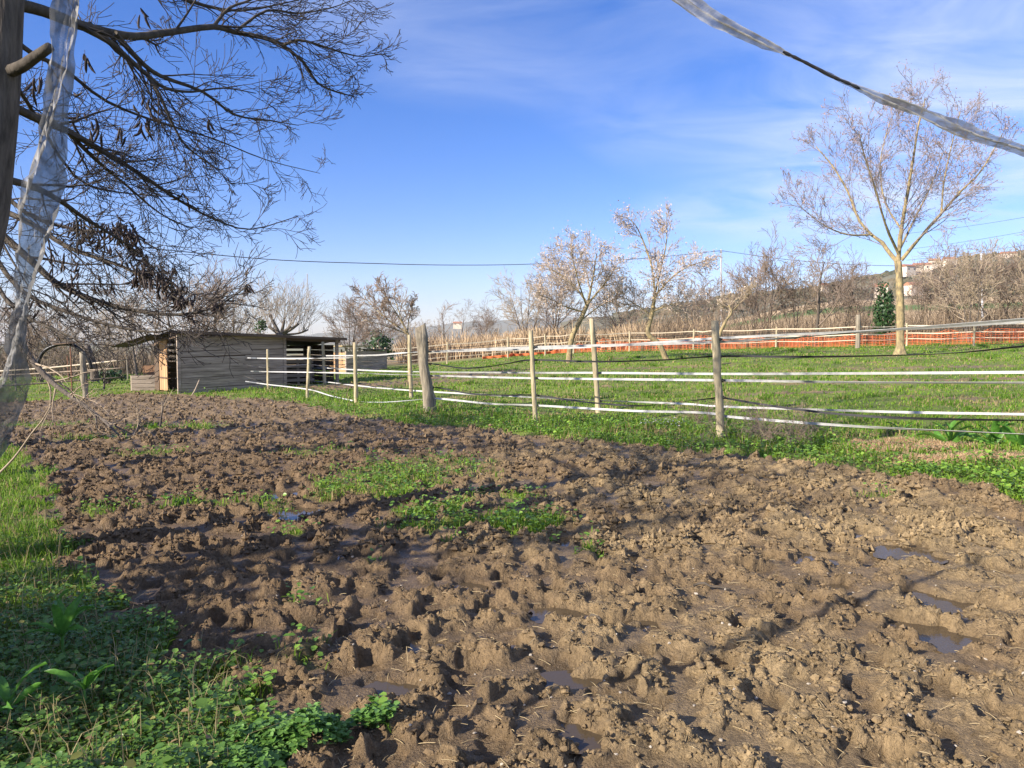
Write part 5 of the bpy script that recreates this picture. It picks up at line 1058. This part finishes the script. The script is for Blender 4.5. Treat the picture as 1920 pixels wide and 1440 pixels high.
rs_ = net_strip('netting_strip', [(1080, -110, 2.3, 30), (1200, -45, 2.3, 30), (1270, -8, 2.3, 30), (1330, 30, 2.3, 30), (1390, 60, 2.3, 28), (1440, 84, 2.3, 26), (1475, 101, 2.3, 16), (1510, 117, 2.3, 12), (1560, 143, 2.3, 12), (1610, 165, 2.3, 13), (1650, 182, 2.3, 22), (1700, 200, 2.3, 32), (1750, 221, 2.3, 34), (1800, 243, 2.3, 33), (1850, 261, 2.3, 32), (1900, 275, 2.3, 30), (1960, 298, 2.3, 28), (2060, 335, 2.3, 26), (2200, 400, 2.3, 24)], 'twisted netting strip sagging across the top right sky, coloured pale as in sunlight', 33, .8, 'netting', 5.5, 'netting_sunlit', .72)
T = Tubes(); s = smooth_path(V3([(1468, 97, 2.29), (1490, 107, 2.29), (1520, 122, 2.29), (1560, 143, 2.29), (1590, 156, 2.29), (1612, 166, 2.29)]), 4); T.add(s, [.0028 + .0025 * abs(math.sin(i * 1.1)) for i in range(len(s))], 6); T.build('dark_wrap', M['tape_black'], rs_)

# ------------------------------------------------------------------ sticks, fallen branch, dock plants, dry weeds
rg = np.random.default_rng(77)
eb = G(230, 826); e0 = empty('fallen_branch', eb, 'fallen bare branch leaning down onto the mud at left', 'branch'); Tr, Tc = Tubes(), Tubes(); TT = (Tr, Tc)
s, r = limb(TT, V3([(35, 636, 14), (60, 675, 13.9), (90, 710, 13.8), (125, 738, 13.6), (155, 757, 13.4), (190, 785, 13.0), (232, 824, 12.4)]), .065, .015, 8)
C6 = {1: (5, .16, -.06, 4, .5, .6, 4), 2: (3, .2, -.02, 2, .5, .7, 3), 3: (2, .2, 0, 0, 0, 0, 3), 'trunk': 0}
sprout(TT, s, r, C6, rg, 15, .95, 1, .15, (.25, -.1, .08), None, .4, .8)
for pl in ([(150, 757, 13.4), (200, 790, 12.9), (250, 815, 12.6), (262, 824, 12.5)], [(250, 820, 12.5), (262, 790, 12.6), (258, 765, 12.6)], [(300, 800, 13.4), (305, 765, 13.4), (312, 740, 13.5)], [(180, 780, 13), (182, 800, 12.9), (184, 812, 12.9)]):
    s2_, r2_ = limb(TT, V3(pl), .02, .006, 5); sprout(TT, s2_, r2_, C6, rg, 5, .4, 2, .2, (0, 0, .1), None, .5, .7)
part_at(Tr, 'main_limb', M['bark_grey'], e0); part_at(Tc, 'twigs', M['twig_tan'], e0)['kind'] = 'stuff'
T = Tubes(); s = smooth_path([P(-20, 905, 8.3), P(25, 860, 8.2), P(60, 812, 8.0), P(78, 790, 7.9), P(95, 762, 7.8)], 4); T.add(s, list(np.linspace(.014, .006, len(s))), 6); tag(T.build('stick', M['stick']), 'thin pale stick leaning up at the left edge', 'stick')
for (pl, r, lab) in (([(352, 752, 23.5), (364, 735, 23.6), (374, 712, 23.8)], .03, 'short bare stick leaning in front of the shed wall'), ([(318, 775, 19), (365, 755, 20.5), (400, 750, 21)], .02, 'thin stick lying on the mud before the shed'), ([(1095, 1205, 3.8), (1110, 1222, 3.75), (1128, 1238, 3.7)], .011, 'dark wet stick half sunk in the near mud'), ([(1300, 1118, 4.3), (1340, 1126, 4.25), (1370, 1133, 4.2)], .008, 'thin dark stick lying on the mud right of centre')):
    T = Tubes(); s = smooth_path(V3(pl), 4)
    if r < .015: s = [np.array([q[0], q[1], float(full(np.array([q[0]]), np.array([q[1]]))[0][0]) + .02]) for q in s]
    T.add(s, list(np.linspace(r, r * .6, len(s))), 6); tag(T.build('stick', M['stick'] if r > .015 else M['bark_dark']), lab, 'stick')
p = S(1690, 800); 
for (px, py, w_, lab) in ((355, 941, .07, 'small dark rubber scrap lying on the mud at left'), ):
    c = G(px, py); zz0 = float(full(np.array([c.x]), np.array([c.y]))[0][0]); v = box(-.12, .12, -.06, .06, 0, .035) + np.random.default_rng(3).normal(size=(8, 3)) * .018; o = mk('rubber_scrap', v, BOXQ, None, M['plastic_black']); o.location = (c.x, c.y, zz0); o.rotation_euler = (.1, .25, .3); tag(o, lab, 'scrap')
# dock leaves
def dock_leaf_mesh():
    n = 9; V = []
    for i in range(n):
        t = i / (n - 1); w_ = .115 * math.sin(math.pi * min(1, t * .92 + .06)) ** .8 * (1 - .25 * t); x_ = t; zc = .30 * math.sin(t * 2.3) 
        rip = .02 * math.sin(i * 2.2)
        V += [(x_, -w_, zc + .05 + rip), (x_, 0, zc), (x_, w_, zc + .05 - rip)]
    q = []
    for i in range(n - 1): a = 3 * i; q += [(a, a + 1, a + 4, a + 3), (a + 1, a + 2, a + 5, a + 4)]
    o = mk('leaf', V, q, None, M['dock'], None, True); m = o.data; bpy.data.objects.remove(o); return m
DL = dock_leaf_mesh()
def dock(px, py, size, n, label, up=.5, hz=0.0, seed=0):
    rr = np.random.default_rng(seed); c = G(px, py); c.z = float(full(np.array([c.x]), np.array([c.y]))[0][0]) + hz; e0 = empty('dock_plant', c, label, 'plant', 'dock plants')
    for k in range(n):
        s = size * rr.uniform(.65, 1.15); inst('leaf', DL, e0, (0, 0, 0), (rr.normal() * .5, -rr.uniform(-.1, up * 1.5), k * 2.4 + rr.normal() * .3), (s, s, s))
    T = Tubes(); T.add([[0, 0, -hz - .03], [0, 0, .02]], [.008, .006], 5); T.build('stem', M['dock'], e0); return e0
dock(120, 1275, .21, 9, 'big dock plant with sunlit upright leaves at lower left', .75, .19, 1); dock(160, 1360, .15, 7, 'smaller dock plant in the shade near the bottom left corner', .45, .15, 2); dock(20, 1400, .2, 6, 'dark dock plant in the very corner at bottom left', .5, .15, 3)
dock(1780, 838, .34, 9, 'dock plant with broad leaves behind the dead grass patch', .6, 0, 4); dock(1862, 836, .40, 10, 'larger bright dock plant at the right edge under the tape', .7, 0, 5); dock(1915, 842, .38, 8, 'dock plant cut by the right edge of the picture', .7, 0, 6); dock(1690, 815, .22, 6, 'small dock plant left of the broad-leaved ones by the fence', .5, 0, 7)
dock(900, 775, .25, 7, 'low dock plant between the leaning post and the next post', .6, 0, 8); dock(935, 778, .22, 7, 'low dock plant just left of the second near post', .6, 0, 9)
# dry brown weeds by the fence
C7 = {0: (4, .15, .0, 5, .5, .6, 3), 1: (3, .2, .0, 3, .5, .7, 3), 2: (2, .2, 0, 0, 0, 0, 3), 'trunk': -1}
for (px, py, h, n, lab) in ((1450, 838, .55, 26, 'dense dry brown weed clump right of the nearest post'), (1500, 830, .5, 22, 'dry brown weed clump, second right of the nearest post'), (1400, 822, .5, 18, 'dry weed clump touching the nearest post on its right'), (1320, 800, .55, 20, 'dry brown weed clump left of the nearest post'), (1300, 838, .3, 8, 'small dry weed sprig low by the mud edge'), (860, 768, .4, 12, 'dry weeds right of the leaning old post')):
    c = G(px, py); e0 = empty('dry_weed', c, lab, 'weed', 'dry weeds by the fence'); Tr, Tc = Tubes(), Tubes()
    for k in range(n):
        d = vec((rg.normal() * .5, rg.normal() * .5, 1)); d /= np.linalg.norm(d); grow((Tr, Tc), vec((rg.normal() * .22, rg.normal() * .15, -.02)), d, h * rg.uniform(.5, 1.1), .004, 0, C7, rg)
    Tc.build('stems', M['twig_brown'], e0)

# ------------------------------------------------------------------ the air: faint winter haze
hv, hq = boxes([box(-6500, 6500, -6500, 6500, -60, 175)])
hz = mk('haze', hv, hq); hm = bpy.data.materials.new('haze'); hm.use_nodes = True; ht = hm.node_tree; ht.nodes.clear()
ho = ht.nodes.new('ShaderNodeOutputMaterial'); hp = ht.nodes.new('ShaderNodeVolumePrincipled'); hp.inputs['Color'].default_value = (0.86, 0.92, 1.0, 1); hp.inputs['Density'].default_value = 0.0001
ht.links.new(hp.outputs[0], ho.inputs['Volume']); hz.data.materials.append(hm); tag(hz, 'faint pale winter haze over the far hills', None, None, 'stuff')
